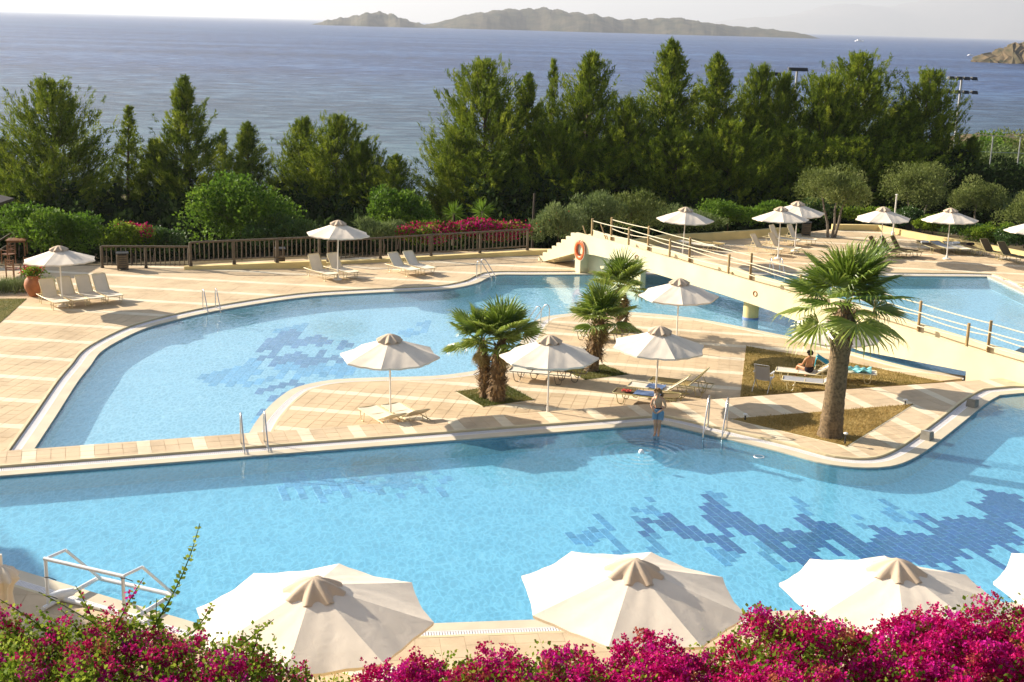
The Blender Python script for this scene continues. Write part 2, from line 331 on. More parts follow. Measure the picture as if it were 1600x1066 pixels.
def sea_mat():
    m, nt, b = new_mat('sea')
    n0 = N(nt, 'ShaderNodeTexNoise'); n0.inputs['Scale'].default_value = 1.0; n0.inputs['Detail'].default_value = 6; nt.links.new(coords(nt, scale=(0.004, 0.012, 1)), n0.inputs['Vector'])
    w1 = N(nt, 'ShaderNodeTexNoise'); w1.inputs['Scale'].default_value = 1.0; w1.inputs['Detail'].default_value = 9; w1.inputs['Roughness'].default_value = 0.72; w1.inputs['Distortion'].default_value = 0.5
    nt.links.new(coords(nt, scale=(0.09, 0.17, 1), rot=(0, 0, rad(12))), w1.inputs['Vector'])
    ad = N(nt, 'ShaderNodeMath', operation='ADD'); nt.links.new(n0.outputs[0], ad.inputs[0]); nt.links.new(w1.outputs[0], ad.inputs[1])
    hf = N(nt, 'ShaderNodeMath', operation='MULTIPLY_ADD'); hf.inputs[1].default_value = 0.25; nt.links.new(n0.outputs[0], hf.inputs[0])
    w3 = N(nt, 'ShaderNodeMath', operation='MULTIPLY'); w3.inputs[1].default_value = 0.75; nt.links.new(w1.outputs[0], w3.inputs[0]); nt.links.new(w3.outputs[0], hf.inputs[2])
    c1 = ramp(nt, hf.outputs[0], [(0.43, (0.002, 0.018, 0.085)), (0.5, (0.010, 0.055, 0.20)), (0.58, (0.08, 0.18, 0.38))])
    # shallows are greener near the shore
    ge = N(nt, 'ShaderNodeNewGeometry'); se = N(nt, 'ShaderNodeSeparateXYZ'); nt.links.new(ge.outputs['Position'], se.inputs[0])
    mr = N(nt, 'ShaderNodeMapRange'); mr.inputs[1].default_value = 140; mr.inputs[2].default_value = 520; nt.links.new(se.outputs[1], mr.inputs[0])
    c2 = ramp(nt, hf.outputs[0], [(0.42, (0.025, 0.08, 0.14)), (0.58, (0.13, 0.24, 0.29))])
    cc = mixc(nt, mr.outputs[0], c2, c1)
    # white crests where the chop is steepest
    cr = N(nt, 'ShaderNodeTexNoise'); cr.inputs['Scale'].default_value = 1.0; cr.inputs['Detail'].default_value = 8; cr.inputs['Roughness'].default_value = 0.8
    nt.links.new(coords(nt, scale=(0.12, 0.4, 1)), cr.inputs['Vector'])
    ck = N(nt, 'ShaderNodeMapRange'); ck.inputs[1].default_value = 0.665; ck.inputs[2].default_value = 0.72; nt.links.new(cr.outputs[0], ck.inputs[0])
    cc = mixc(nt, ck.outputs[0], cc, (0.45, 0.5, 0.55))
    nt.links.new(cc, b.inputs['Base Color']); b.inputs['Roughness'].default_value = 0.32; b.inputs['IOR'].default_value = 1.33; b.inputs['Specular IOR Level'].default_value = 0.22
    bp = N(nt, 'ShaderNodeBump'); bp.inputs['Strength'].default_value = 1.0; bp.inputs['Distance'].default_value = 5.0
    nt.links.new(w1.outputs[0], bp.inputs['Height']); nt.links.new(bp.outputs[0], b.inputs['Normal'])
    return m
M['sea'] = sea_mat()
# ------------------------------------------------------------------ building helpers
class MB:
    """collects shapes; build() links them as ONE mesh object"""
    def __init__(self): self.v = []; self.f = []; self.m = []; self.mi = 0
    def add(self, vs, fs):
        o = len(self.v); self.v.extend([tuple(map(float, p)) for p in vs]); self.f.extend([tuple(i + o for i in f) for f in fs]); self.m.extend([self.mi] * len(fs)); return self
    def box(self, c, s, rz=0.0, axes=None):
        x, y, z = s[0] / 2, s[1] / 2, s[2] / 2
        P = [(-x, -y, -z), (x, -y, -z), (x, y, -z), (-x, y, -z), (-x, -y, z), (x, -y, z), (x, y, z), (-x, y, z)]
        if axes is not None:
            P = [tuple(np.array(c) + p[0] * np.array(axes[0]) + p[1] * np.array(axes[1]) + p[2] * np.array(axes[2])) for p in P]
        else:
            ca, sa = math.cos(rz), math.sin(rz)
            P = [(c[0] + p[0] * ca - p[1] * sa, c[1] + p[0] * sa + p[1] * ca, c[2] + p[2]) for p in P]
        return self.add(P, [(0, 3, 2, 1), (4, 5, 6, 7), (0, 1, 5, 4), (1, 2, 6, 5), (2, 3, 7, 6), (3, 0, 4, 7)])
    def tube(self, pts, r, n=8, cap=True):
        pts = [np.array(p, float) for p in pts]
        rs = r if hasattr(r, '__len__') else [r] * len(pts)
        ref = None; rings = []
        for i, p in enumerate(pts):
            t = pts[min(i + 1, len(pts) - 1)] - pts[max(i - 1, 0)]
            t = t / (np.linalg.norm(t) + 1e-9)
            if ref is None:
                ref = np.array([0, 0, 1.0]) if abs(t[2]) < 0.9 else np.array([1.0, 0, 0])
            a = np.cross(t, ref); a /= np.linalg.norm(a) + 1e-9
            b = np.cross(a, t); ref = b
            rings.append([p + rs[i] * (math.cos(2 * PI * k / n) * a + math.sin(2 * PI * k / n) * b) for k in range(n)])
        vs = [q for R in rings for q in R]; fs = []
        for i in range(len(rings) - 1):
            for k in range(n):
                k2 = (k + 1) % n
                fs.append((i * n + k, i * n + k2, (i + 1) * n + k2, (i + 1) * n + k))
        if cap:
            fs.append(tuple(range(n))); fs.append(tuple(range(len(vs) - 1, len(vs) - n - 1, -1)))
        return self.add(vs, fs)
    def lathe(self, prof, c=(0, 0, 0), n=20):
        vs = []; fs = []
        for r, z in prof:
            for k in range(n): vs.append((c[0] + r * math.cos(2 * PI * k / n), c[1] + r * math.sin(2 * PI * k / n), c[2] + z))
        for i in range(len(prof) - 1):
            for k in range(n):
                k2 = (k + 1) % n; fs.append((i * n + k, i * n + k2, (i + 1) * n + k2, (i + 1) * n + k))
        fs.append(tuple(range(n - 1, -1, -1))); fs.append(tuple(range((len(prof) - 1) * n, len(prof) * n)))
        return self.add(vs, fs)
    def prism(self, poly, z0, z1, bottom=False):
        """upright prism over a plan polygon (list of xy)"""
        n = len(poly)
        area = sum(poly[i][0] * poly[(i + 1) % n][1] - poly[(i + 1) % n][0] * poly[i][1] for i in range(n))
        if area < 0: poly = list(poly)[::-1]
        tri = tessellate_polygon([[Vector((p[0], p[1], 0)) for p in poly]])
        vs = [(p[0], p[1], z1) for p in poly] + [(p[0], p[1], z0) for p in poly]
        fs = []
        for t in tri:
            a, b, c = (np.array(poly[i]) for i in t)
            cr = (b[0] - a[0]) * (c[1] - a[1]) - (b[1] - a[1]) * (c[0] - a[0])
            tt = t if cr > 0 else (t[0], t[2], t[1])
            fs.append(tuple(tt))
            if bottom: fs.append(tuple(i + n for i in (tt[0], tt[2], tt[1])))
        for i in range(n):
            j = (i + 1) % n; fs.append((i, n + i, n + j, j))
        return self.add(vs, fs)
    def mesh(self, name, mats):
        me = bpy.data.meshes.new(name)
        me.from_pydata(self.v, [], self.f)
        for m in (mats if isinstance(mats, (list, tuple)) else [mats]): me.materials.append(M[m] if isinstance(m, str) else m)
        if any(self.m): me.polygons.foreach_set('material_index', self.m)
        me.update()
        return me
    def build(self, name, mats, parent=None, smooth=False):
        me = self.mesh(name, mats)
        if smooth: smooth_angle(me)
        return link(name, me, parent)
def smooth_angle(me, ang=40):
    me.polygons.foreach_set('use_smooth', [True] * len(me.polygons))
    try: me.set_sharp_from_angle(angle=rad(ang))
    except Exception: pass
def link(name, data, parent=None, mat4=None):
    o = bpy.data.objects.new(name, data); col.objects.link(o)
    if parent is not None: o.parent = parent
    return o
def tag(o, label, cat, group=None):
    o['label'] = label; o['category'] = cat
    if group: o['group'] = group
    return o
def struct(o, label=None):
    o['kind'] = 'structure'
    if label: o['label'] = label
    return o
def thing(name, label, cat, loc=(0, 0, 0), rz=0.0, group=None, scale=1.0):
    o = bpy.data.objects.new(name, None); col.objects.link(o)
    o.empty_display_size = 0.2
    o.location = loc; o.rotation_euler = (0, 0, rz)
    o.scale = (scale,) * 3 if not hasattr(scale, '__len__') else scale
    return tag(o, label, cat, group)
def kids(o): return [c for c in bpy.data.objects if c.parent == o]
def clone(root, label, loc, rz=0.0, group=None, scale=None):
    """copy a thing with its parts and sub-parts"""
    r = root.copy(); col.objects.link(r)
    r.location = loc; r.rotation_euler = (0, 0, rz)
    if scale is not None: r.scale = (scale,) * 3 if not hasattr(scale, '__len__') else scale
    r['label'] = label
    if group: r['group'] = group
    for ch in root.children:
        c = ch.copy(); col.objects.link(c); c.parent = r
        for s in ch.children:
            d = s.copy(); col.objects.link(d); d.parent = c
    return r
def tri_mesh(name, V, nper, mats, tone=None, midx=None):
    """V: (faces*nper,3) array of loose faces with nper corners each"""
    V = np.asarray(V, np.float32); nf = len(V) // nper
    me = bpy.data.meshes.new(name)
    me.vertices.add(len(V)); me.vertices.foreach_set('co', V.ravel())
    me.loops.add(len(V)); me.loops.foreach_set('vertex_index', np.arange(len(V), dtype=np.int32))
    me.polygons.add(nf); me.polygons.foreach_set('loop_start', np.arange(0, len(V), nper, dtype=np.int32))
    try: me.polygons.foreach_set('loop_total', np.full(nf, nper, np.int32))
    except Exception: pass
    for m in (mats if isinstance(mats, (list, tuple)) else [mats]): me.materials.append(M[m])
    if midx is not None: me.polygons.foreach_set('material_index', np.asarray(midx, np.int32))
    if tone is not None:
        a = me.attributes.new('tone', 'FLOAT', 'FACE'); a.data.foreach_set('value', np.asarray(tone, np.float32))
    me.update(calc_edges=True); me.validate()
    return me
def unit(a): return a / (np.linalg.norm(a, axis=-1, keepdims=True) + 1e-9)
def rand_dirs(n, up=0.0):
    d = rng.normal(size=(n, 3)); d[:, 2] += up
    return unit(d)
def leaf_faces(P, D, length, width, flat=0.5):
    """pointed leaves (quads) at P along D; random roll"""
    n = len(P)
    side = unit(np.cross(D, rand_dirs(n)))
    L = np.asarray(length).reshape(-1, 1) * np.ones((n, 1)); W = np.asarray(width).reshape(-1, 1) * np.ones((n, 1))
    a = P; b = P + D * L * 0.5 + side * W * 0.5; c = P + D * L; d = P + D * L * 0.5 - side * W * 0.5
    return np.stack([a, b, c, d], 1).reshape(-1, 3)
def needle_faces(P, D, length, width):
    n = len(P)
    side = unit(np.cross(D, rand_dirs(n)))
    L = np.asarray(length).reshape(-1, 1) * np.ones((n, 1))
    a = P - side * width * 0.5; b = P + side * width * 0.5; c = P + D * L
    return np.stack([a, b, c], 1).reshape(-1, 3)

# ------------------------------------------------------------------ plan curves
def smooth_path(pts, step=0.25, closed=False):
    P = [np.array(p, float) for p in pts]; out = []
    n = len(P)
    rngi = range(n if closed else n - 1)
    for i in rngi:
        if closed: p0, p1, p2, p3 = P[(i - 1) % n], P[i], P[(i + 1) % n], P[(i + 2) % n]
        else: p0, p1, p2, p3 = P[max(i - 1, 0)], P[i], P[i + 1], P[min(i + 2, n - 1)]
        m = max(1, int(np.linalg.norm(p2 - p1) / step))
        for k in range(m):
            t = k / m
            out.append(0.5 * ((2 * p1) + (-p0 + p2) * t + (2 * p0 - 5 * p1 + 4 * p2 - p3) * t * t + (-p0 + 3 * p1 - 3 * p2 + p3) * t ** 3))
    if not closed: out.append(P[-1])
    return out
def line_path(pts, step=0.25):
    out = []
    P = [np.array(p, float) for p in pts]
    for a, b in zip(P[:-1], P[1:]):
        m = max(1, int(np.linalg.norm(b - a) / step))
        out += [a + (b - a) * k / m for k in range(m)]
    return out + [P[-1]]
def offset_path(pts, d):
    """open polyline moved to its left by d"""
    P = np.array(pts); T = np.gradient(P, axis=0)
    k = np.ones(5) / 5                                   # ease the corners
    Tn = T / (np.linalg.norm(T, axis=1, keepdims=True) + 1e-9)
    Tp = np.vstack([Tn[:1]] * 2 + [Tn] + [Tn[-1:]] * 2)
    Tn = np.stack([np.convolve(Tp[:, i], k, 'valid') for i in (0, 1)], 1)
    Tn /= np.linalg.norm(Tn, axis=1, keepdims=True) + 1e-9
    Nn = np.stack([-Tn[:, 1], Tn[:, 0]], 1)
    return P + Nn * d
def inside(poly, x, y):
    P = poly; r = False; n = len(P); j = n - 1
    for i in range(n):
        if (P[i][1] > y) != (P[j][1] > y) and x < (P[j][0] - P[i][0]) * (y - P[i][1]) / (P[j][1] - P[i][1]) + P[i][0]: r = not r
        j = i
    return r
def clip_half(poly, ax, val, keep_less):
    out = []; n = len(poly)
    for i in range(n):
        a, b = poly[i], poly[(i + 1) % n]
        ia = (a[ax] <= val) if keep_less else (a[ax] >= val); ib = (b[ax] <= val) if keep_less else (b[ax] >= val)
        if ia: out.append(a)
        if ia != ib:
            t = (val - a[ax]) / (b[ax] - a[ax]); out.append((a[0] + t * (b[0] - a[0]), a[1] + t * (b[1] - a[1])))
    return out
def poly_area(p): return 0.5 * sum(p[i][0] * p[(i + 1) % len(p)][1] - p[(i + 1) % len(p)][0] * p[i][1] for i in range(len(p)))

# ------------------------------------------------------------------ levels and outlines, measured on the photograph
LU, LD = 0.0, -0.40                     # coping level of the near pool / of the sunken far terrace
DECK = 0.05                             # paving stands 5 cm above its coping
ZU, ZD = LU + DECK, LD + DECK
WU, WD = LU - 0.06, LD - 0.06           # water levels
G = lambda pts, z: [g(x, y, z) for x, y in pts]

# near pool: far rim from left to right, then near rim back
far_px = [(0, 747), (400, 715), (700, 692), (1036, 665)]
e0 = g(0, 747, WU); e1 = g(1036, 665, WU); dfar = (e1 - e0) / np.linalg.norm(e1 - e0)
near_a = g(330, 985, WU); near_b = g(0, 886, WU)
# meeting point of the far rim and the slanting near rim, out of the picture to the left
dl = (near_b - near_a) / np.linalg.norm(near_b - near_a)
A_ = np.array([[dfar[0], -dl[0]], [dfar[1], -dl[1]]]); tt = np.linalg.solve(A_, near_b - e0)
tip = e0 + dfar * tt[0]
bay = G([(1036, 665), (1100, 680), (1163, 695), (1227, 711), (1277, 725), (1315, 731.5), (1353, 734), (1391, 731.5), (1421, 722), (1454, 702), (1500, 666), (1539, 634), (1562, 620), (1600, 616.5)], WU)
right_far = bay[-1] + np.array([9.0, 0.6])
near_r = g(1600, 945, WU); near_l = g(672, 978.7, WU)
dn = (near_r - near_l) / np.linalg.norm(near_r - near_l)
right_near = near_r + dn * ((right_far[0] - near_r[0]) / dn[0])
far_rim = line_path([tip + dfar * 0.3, bay[0]]) [:-1] + smooth_path(bay[:1] + bay[1:-1], 0.25)[:-1] + line_path([bay[-2], bay[-1], right_far])
near_rim = line_path([right_near, near_l, near_a]) [:-1] + line_path([near_a, tip + dl * -0.3])
# sunken pool: outer rim (left, far side, under the bridge, right) and island rim
outer_px = [(30, 742), (56, 701), (88, 652), (121, 600), (142, 573), (157, 553), (185, 535), (223, 517), (266, 504), (329, 489.5), (400, 477), (450, 469.5), (501, 464), (577, 459.6), (640, 456.6), (691, 454), (721, 450), (747, 443.5), (764, 435), (780, 431), (830, 431), (914, 430.5)]
outer = smooth_path(G(outer_px, WD), 0.3)
far_r = line_path([outer[-1], g(1200, 431.5, WD), g(1542, 434, WD), g(1600, 461, WD), g(1680, 500, WD)], 0.3)[1:]
outer_rim = outer + far_r
island_px = [(1508, 590), (1468, 584), (1428, 577.5), (1377, 565), (1337, 554), (1290, 541), (1237, 529), (1200, 521.5), (1159, 513), (1115, 504.5), (1081, 499), (1039, 494), (1002, 491), (960, 489.5), (905, 491), (877, 493.5), (849, 498), (832, 507), (820, 524), (808, 545), (790, 563), (753, 579), (716, 586), (678, 590), (628, 591.6), (577, 593), (521, 596), (483, 602.5), (456, 611), (433, 626.6), (415, 644), (400, 662), (385, 688), (370, 715)]
island_rim = smooth_path(G(island_px, WD), 0.3)
# far edge of the raised walkway
wl_a = g(15, 704, ZU); wl_b = g(1100, 625, ZU); dw = (wl_b - wl_a) / np.linalg.norm(wl_b - wl_a); nw = np.array([-dw[1], dw[0]])
def walk_pt(s): return wl_a + dw * s
def side_of_walk(p): return float(np.dot(np.array(p) - wl_a, nw))     # > 0: beyond the walkway, on the sunken terrace
def trim(path, keep_far=True):
    out = []
    for a, b in zip(path[:-1], path[1:]):
        sa, sb = side_of_walk(a), side_of_walk(b)
        if sa >= 0: out.append(a)
        if (sa >= 0) != (sb >= 0): out.append(a + (b - a) * sa / (sa - sb))
    if side_of_walk(path[-1]) >= 0: out.append(path[-1])
    return out

# ------------------------------------------------------------------ terrain, sea, far land
def shore(x): return 150 + 110 * (1 / (1 + math.exp(-(x - 62) / 9)))
def ground_z(x, y):
    ye = 57.5 + max(-8, min(40, x + 20)) * 0.30       # back edge of the terrace
    if x > 24: ye = 71.0 - 0.9 * (x - 24) ** 0.9
    base = -1.6
    d = y - ye
    if d > 0:
        s = shore(x)
        base = -0.55 - 8.7 * min(1.0, d / max(20, s - ye)) ** 0.85
        if x > 24: base = max(base, -0.6 - 0.028 * d - 0.0 * x) if y < s - 12 else base
    return base + 0.12 * math.sin(x * 0.7) * math.cos(y * 0.6)
b = MB()
xs = list(np.arange(-160, 260, 5.0)); ys = list(np.arange(-20, 300, 4.0))
vs = [(x, y, min(ground_z(x, y), 9) if y > 14 else -1.6) for y in ys for x in xs]
fs = []
for j in range(len(ys) - 1):
    for i in range(len(xs) - 1):
        a = j * len(xs) + i; fs.append((a, a + 1, a + len(xs) + 1, a + len(xs)))
b.add(vs, fs)
struct(b.build('ground', 'soil', smooth=True), 'dry brown earth slope falling away to the sea')
b = MB(); b.add([(-17000, 60, -9), (23000, 60, -9), (23000, 31000, -9), (-17000, 31000, -9)], [(0, 1, 2, 3)])
struct(b.build('sea', 'sea'), 'rippled blue sea reaching to the hazy horizon')
def land(name, x0, x1, Y, prof, depth, mat, label, nx=120, rough=0.05, steep=0.35, jag=0.0):
    """ridge of land standing in the sea: prof(t) = height over z=-9"""
    b = MB(); ny = 14; vs = []; fs = []
    for j in range(ny):
        v = j / (ny - 1)
        for i in range(nx):
            t = i / (nx - 1); h = prof(t)
            e = math.sin(PI * min(1, v / (2 * steep))) if v < steep else math.cos((v - steep) / (1 - steep) * PI / 2)
            n = sum(math.sin(i * f * 0.37 + j * f * 0.9 + f * 3) / f for f in (1.0, 2.3, 4.1, 7.7)) * rough
            z = -9.6 + (h + 0.6) * max(0, e) * (1 + n * (1 if 0 < v < 1 else 0)) + random.uniform(-1, 1) * jag * min(1, h / 12)
            kx = (Y + depth * v) / Y
            vs.append(((x0 + (x1 - x0) * t) * kx + 30 * rough * math.sin(j * 3 + i * 0.5), Y + depth * v + depth * 0.08 * math.sin(t * 23 + 1.0) * (1 - v), z))
    for j in range(ny - 1):
        for i in range(nx - 1):
            a = j * nx + i; fs.append((a, a + 1, a + nx + 1, a + nx))
    b.add(vs, fs)
    return struct(b.build(name, mat, smooth=True), label)
def interp(pts):
    X = [p[0] for p in pts]; Y = [p[1] for p in pts]
    return lambda t: float(np.interp(t, X, Y))
D_I = 4500.0; k_i = D_I / FOC
def isl_prof(x0, x1, pts):  # pts: (px x, height px)
    P = [((x - x0) / (x1 - x0), h * k_i) for x, h in pts]
    f = interp(P)
    return lambda t: f(t) + 1.6 * k_i * (math.sin(t * 61) * 0.35 + math.sin(t * 143) * 0.22) * (0 if t in (0, 1) else min(1, 6 * t, 6 * (1 - t)))
X = lambda px, D: at(px, 45, D)[0]
land('island', X(640, D_I), X(1278, D_I), D_I, isl_prof(640, 1278, [(640, 0.5), (670, 5), (700, 13), (740, 24), (790, 31), (838, 34.5), (860, 34), (900, 29), (950, 24), (975, 20), (1020, 24), (1065, 25), (1110, 18), (1160, 15), (1210, 12), (1255, 6), (1278, 0.2)]), 700, 'island_rock', 'long low rocky island across the bay', 420, jag=0.8)
land('islet', X(505, D_I), X(690, D_I), D_I - 250, isl_prof(505, 690, [(505, 0.5), (530, 7), (560, 13), (600, 21), (625, 18), (650, 9), (672, 4), (690, 0.2)]), 500, 'island_rock', 'small rounded hill of land left of the long island', 160, jag=0.8)
D_H = 1050.0
land('headland', X(1530, D_H), X(2000, D_H), D_H, lambda t: (0.3 + 15 * min(1, t * 6.5) ** 0.8 + 10 * t) * (1 + 0.10 * math.sin(t * 60) + .07 * math.sin(t * 173)), 160, 'headland_rock', 'sunlit rocky headland at the right edge of the sea', 220, 0.12, 0.25, jag=1.3)
D_M = 23000.0
land('far_mountains', X(1010, D_M), X(2500, D_M), D_M, lambda t: 12 + 1000 * min(1, (t * 2.6)) ** 1.25 * (1 + 0.12 * math.sin(t * 14) + 0.05 * math.sin(t * 41)), 3500, 'mountain_rock', 'far mountain coast almost lost in the white haze', 160, 0.10, 0.5)
bpy.data.objects['far_mountains'].name = 'far_mountains'

# the air
b = MB(); b.box((3000, 14900, 795), (44000, 35000, 1612))
hz = b.build('haze', 'soil'); hz['kind'] = 'stuff'; hz['label'] = 'pale sea haze filling the air'
hm = bpy.data.materials.new('haze'); hm.use_nodes = True
hm.node_tree.nodes.remove(hm.node_tree.nodes['Principled BSDF'])
pv = hm.node_tree.nodes.new('ShaderNodeVolumePrincipled')
pv.inputs['Color'].default_value = (0.86, 0.91, 1.0, 1); pv.inputs['Density'].default_value = 0.000085; pv.inputs['Anisotropy'].default_value = 0.3
hm.node_tree.links.new(pv.outputs[0], hm.node_tree.nodes['Material Output'].inputs['Volume'])
hz.data.materials.clear(); hz.data.materials.append(hm)
# ------------------------------------------------------------------ pools
def pool(name_floor, name_water, poly, zw, depth, fm, wm, lab_f, lab_w):
    zf = zw - depth
    b = MB(); b.prism([tuple(p) for p in poly], zf - 0.1, zf)
    n = len(poly)
    ring = [(p[0], p[1], zw + 0.03) for p in poly] + [(p[0], p[1], zf) for p in poly]
    b.add(ring, [(i, (i + 1) % n, n + (i + 1) % n, n + i) for i in range(n)])
    fl = struct(b.build(name_floor, fm), lab_f)
    b = MB(); b.prism([tuple(p) for p in poly], zw - 0.001, zw)
    me = b.mesh(name_water, wm)
    # keep only the sheet itself
    bm = bmesh.new(); bm.from_mesh(me)
    bmesh.ops.delete(bm, geom=[f for f in bm.faces if abs(f.normal.z) < 0.5], context='FACES')
    bm.to_mesh(me); bm.free()
    return fl, struct(link(name_water, me), lab_w)
near_poly = [tuple(p) for p in far_rim] + [tuple(p) for p in near_rim]
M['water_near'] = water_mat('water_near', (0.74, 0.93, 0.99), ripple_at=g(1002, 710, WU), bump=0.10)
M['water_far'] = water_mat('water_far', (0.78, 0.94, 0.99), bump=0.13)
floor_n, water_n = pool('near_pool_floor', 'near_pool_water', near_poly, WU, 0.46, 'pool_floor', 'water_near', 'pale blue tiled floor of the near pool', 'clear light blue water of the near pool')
far_poly = [tuple(p) for p in outer_rim] + [tuple(p) for p in island_rim]
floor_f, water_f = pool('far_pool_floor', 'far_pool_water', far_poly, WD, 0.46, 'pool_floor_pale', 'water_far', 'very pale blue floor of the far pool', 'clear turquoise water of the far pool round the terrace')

# mosaic of darker tiles on the floors, tile by tile
def pxz(pts, ox, oy, k): return [(ox + x / k, oy + y / k) for x, y in pts]
zig = pxz([(290, 180), (350, 128), (410, 150), (480, 178), (540, 200), (528, 78), (590, 108), (660, 143), (710, 148), (760, 195), (850, 200), (848, 128), (900, 145), (960, 170), (1040, 225), (1100, 225), (1098, 180), (1140, 185), (1180, 210), (1260, 195), (1262, 148), (1310, 150), (1380, 160), (1440, 125), (1438, 98), (1470, 58), (1530, 58), (1580, 8), (1640, -15), (1700, 160), (1560, 185), (1560, 268), (1500, 230), (1495, 305), (1430, 265), (1390, 290), (1415, 375), (1340, 315), (1280, 322), (1200, 292), (1160, 305), (1090, 285), (1050, 295), (960, 240), (920, 262), (935, 335), (860, 315), (790, 295), (740, 255), (690, 222), (640, 200), (625, 262), (560, 247), (500, 252), (460, 212), (400, 187), (360, 182), (320, 217)], 860, 740, 2.162)
zig_mid = [pxz(p, 860, 740, 2.162) for p in (
    [(60, 235), (160, 150), (200, 145), (260, 285), (215, 280), (190, 215), (120, 255)], [(260, 150), (300, 100), (345, 90), (400, 150), (345, 128), (290, 178)],
    [(320, 218), (350, 190), (400, 290), (350, 275)], [(550, 262), (620, 262), (640, 335), (590, 330)], [(700, 235), (745, 262), (815, 350), (770, 345)],
    [(800, 65), (850, 80), (860, 130), (820, 125)], [(1010, 120), (1070, 130), (1110, 180), (1050, 190)], [(1290, 330), (1350, 330), (1440, 400), (1390, 400)], [(500, 55), (540, 40), (620, 110), (560, 100)], [(1110, 120), (1200, 100), (1240, 150), (1150, 160)])]
band_px = [(425, 752), (520, 742), (640, 733), (705, 742), (690, 768), (560, 776), (440, 783)]
arch1 = [(398, 562), (412, 533), (438, 521), (460, 512), (474, 526), (502, 523), (532, 526), (566, 546), (548, 548), (500, 541), (470, 539), (446, 540), (428, 560)]
arch2 = [(426, 570), (436, 551), (470, 552), (500, 552), (532, 552), (545, 566), (512, 571), (490, 569), (468, 573), (442, 568)]
arch3 = [(408, 605), (430, 600), (470, 590), (466, 612), (440, 632), (420, 655), (404, 655)]
pale_a = [[(330, 585), (400, 555), (430, 590), (400, 600), (350, 600)], [(420, 570), (530, 570), (560, 560), (545, 590), (470, 592), (430, 590)], [(405, 535), (450, 505), (480, 505), (470, 525), (420, 545)], [(620, 525), (650, 505), (672, 500), (668, 518), (640, 530)], [(400, 620), (475, 590), (470, 620), (400, 660)], [(310, 590), (345, 575), (340, 600)]]
tm = MB()
for (x0, x1, h0, h1) in ((-0.5, 0.5, 0, 1),):
    tm.add([(-.5, -.5, 0), (.5, -.5, 0), (.5, .5, 0), (-.5, .5, 0), (-.47, -.47, 1), (.47, -.47, 1), (.47, .47, 1), (-.47, .47, 1)], [(4, 5, 6, 7), (0, 1, 5, 4), (1, 2, 6, 5), (2, 3, 7, 6), (3, 0, 4, 7)])
tile_meshes = {k: tm.mesh('mosaic_tile', k) for k in ('mosaic_dark', 'mosaic_mid', 'mosaic_lilac', 'mosaic_pale')}
def mosaic(floor, zf, zones, sx, sy, ang, x0, x1, y0, y1, pool_poly, limit=300, jag=0.0):
    ca, sa = math.cos(ang), math.sin(ang); found = []
    R = 60
    cx, cy = (x0 + x1) / 2, (y0 + y1) / 2
    nx = int((x1 - x0 + y1 - y0) / sx / 2) + 2; ny = int((x1 - x0 + y1 - y0) / sy / 2) + 2
    for i in range(-nx, nx):
        jit = random.uniform(-jag, jag)                    # columns end at uneven lengths
        for j in range(-ny, ny):
            u = i * sx; v = (j + 0.5 * (i % 2)) * sy
            x = cx + u * ca - v * sa; y = cy + u * sa + v * ca
            if not (x0 < x < x1 and y0 < y < y1): continue
            px, py = proj((x - jit * sa, y + jit * ca, zf))
            for polys, mk, drop in zones:
                if any(inside(p, px, py) for p in polys):
                    if random.random() > drop and inside(pool_poly, x, y): found.append((y, x, mk))
                    break
    found.sort()
    near, rest = found[:limit], found[limit:]
    for y, x, mk in near:
        o = link('mosaic_tile', tile_meshes[mk], floor)
        o.location = (x, y, zf + 0.0005); o.rotation_euler = (0, 0, ang); o.scale = (sx * 0.97, sy * 0.97, 0.006)
    for mk in set(m for _, _, m in rest):
        b = MB()
        for y, x, m in rest:
            if m == mk: b.box((x, y, zf + 0.003), (sx * 0.97, sy * 0.97, 0.006), ang)
        o = b.build('mosaic_tiles', mk, floor); o['kind'] = 'stuff'
zfn = WU - 0.46; zff = WD - 0.46
mosaic(floor_n, zfn, [([zig], 'mosaic_dark', 0.01), ([band_px], 'mosaic_pale', 0.25), (zig_mid, 'mosaic_mid', 0.15)], 0.21, 0.36, rad(19), -6, 13, 20, 32, near_poly, jag=0.42)
mosaic(floor_f, zff, [([arch1, arch2], 'mosaic_lilac', 0.1), ([arch3], 'mosaic_lilac', 0.45), (pale_a, 'mosaic_pale', 0.2)], 0.28, 0.75, rad(-1), -14, 3, 33, 53, far_poly, 250, 0.25)

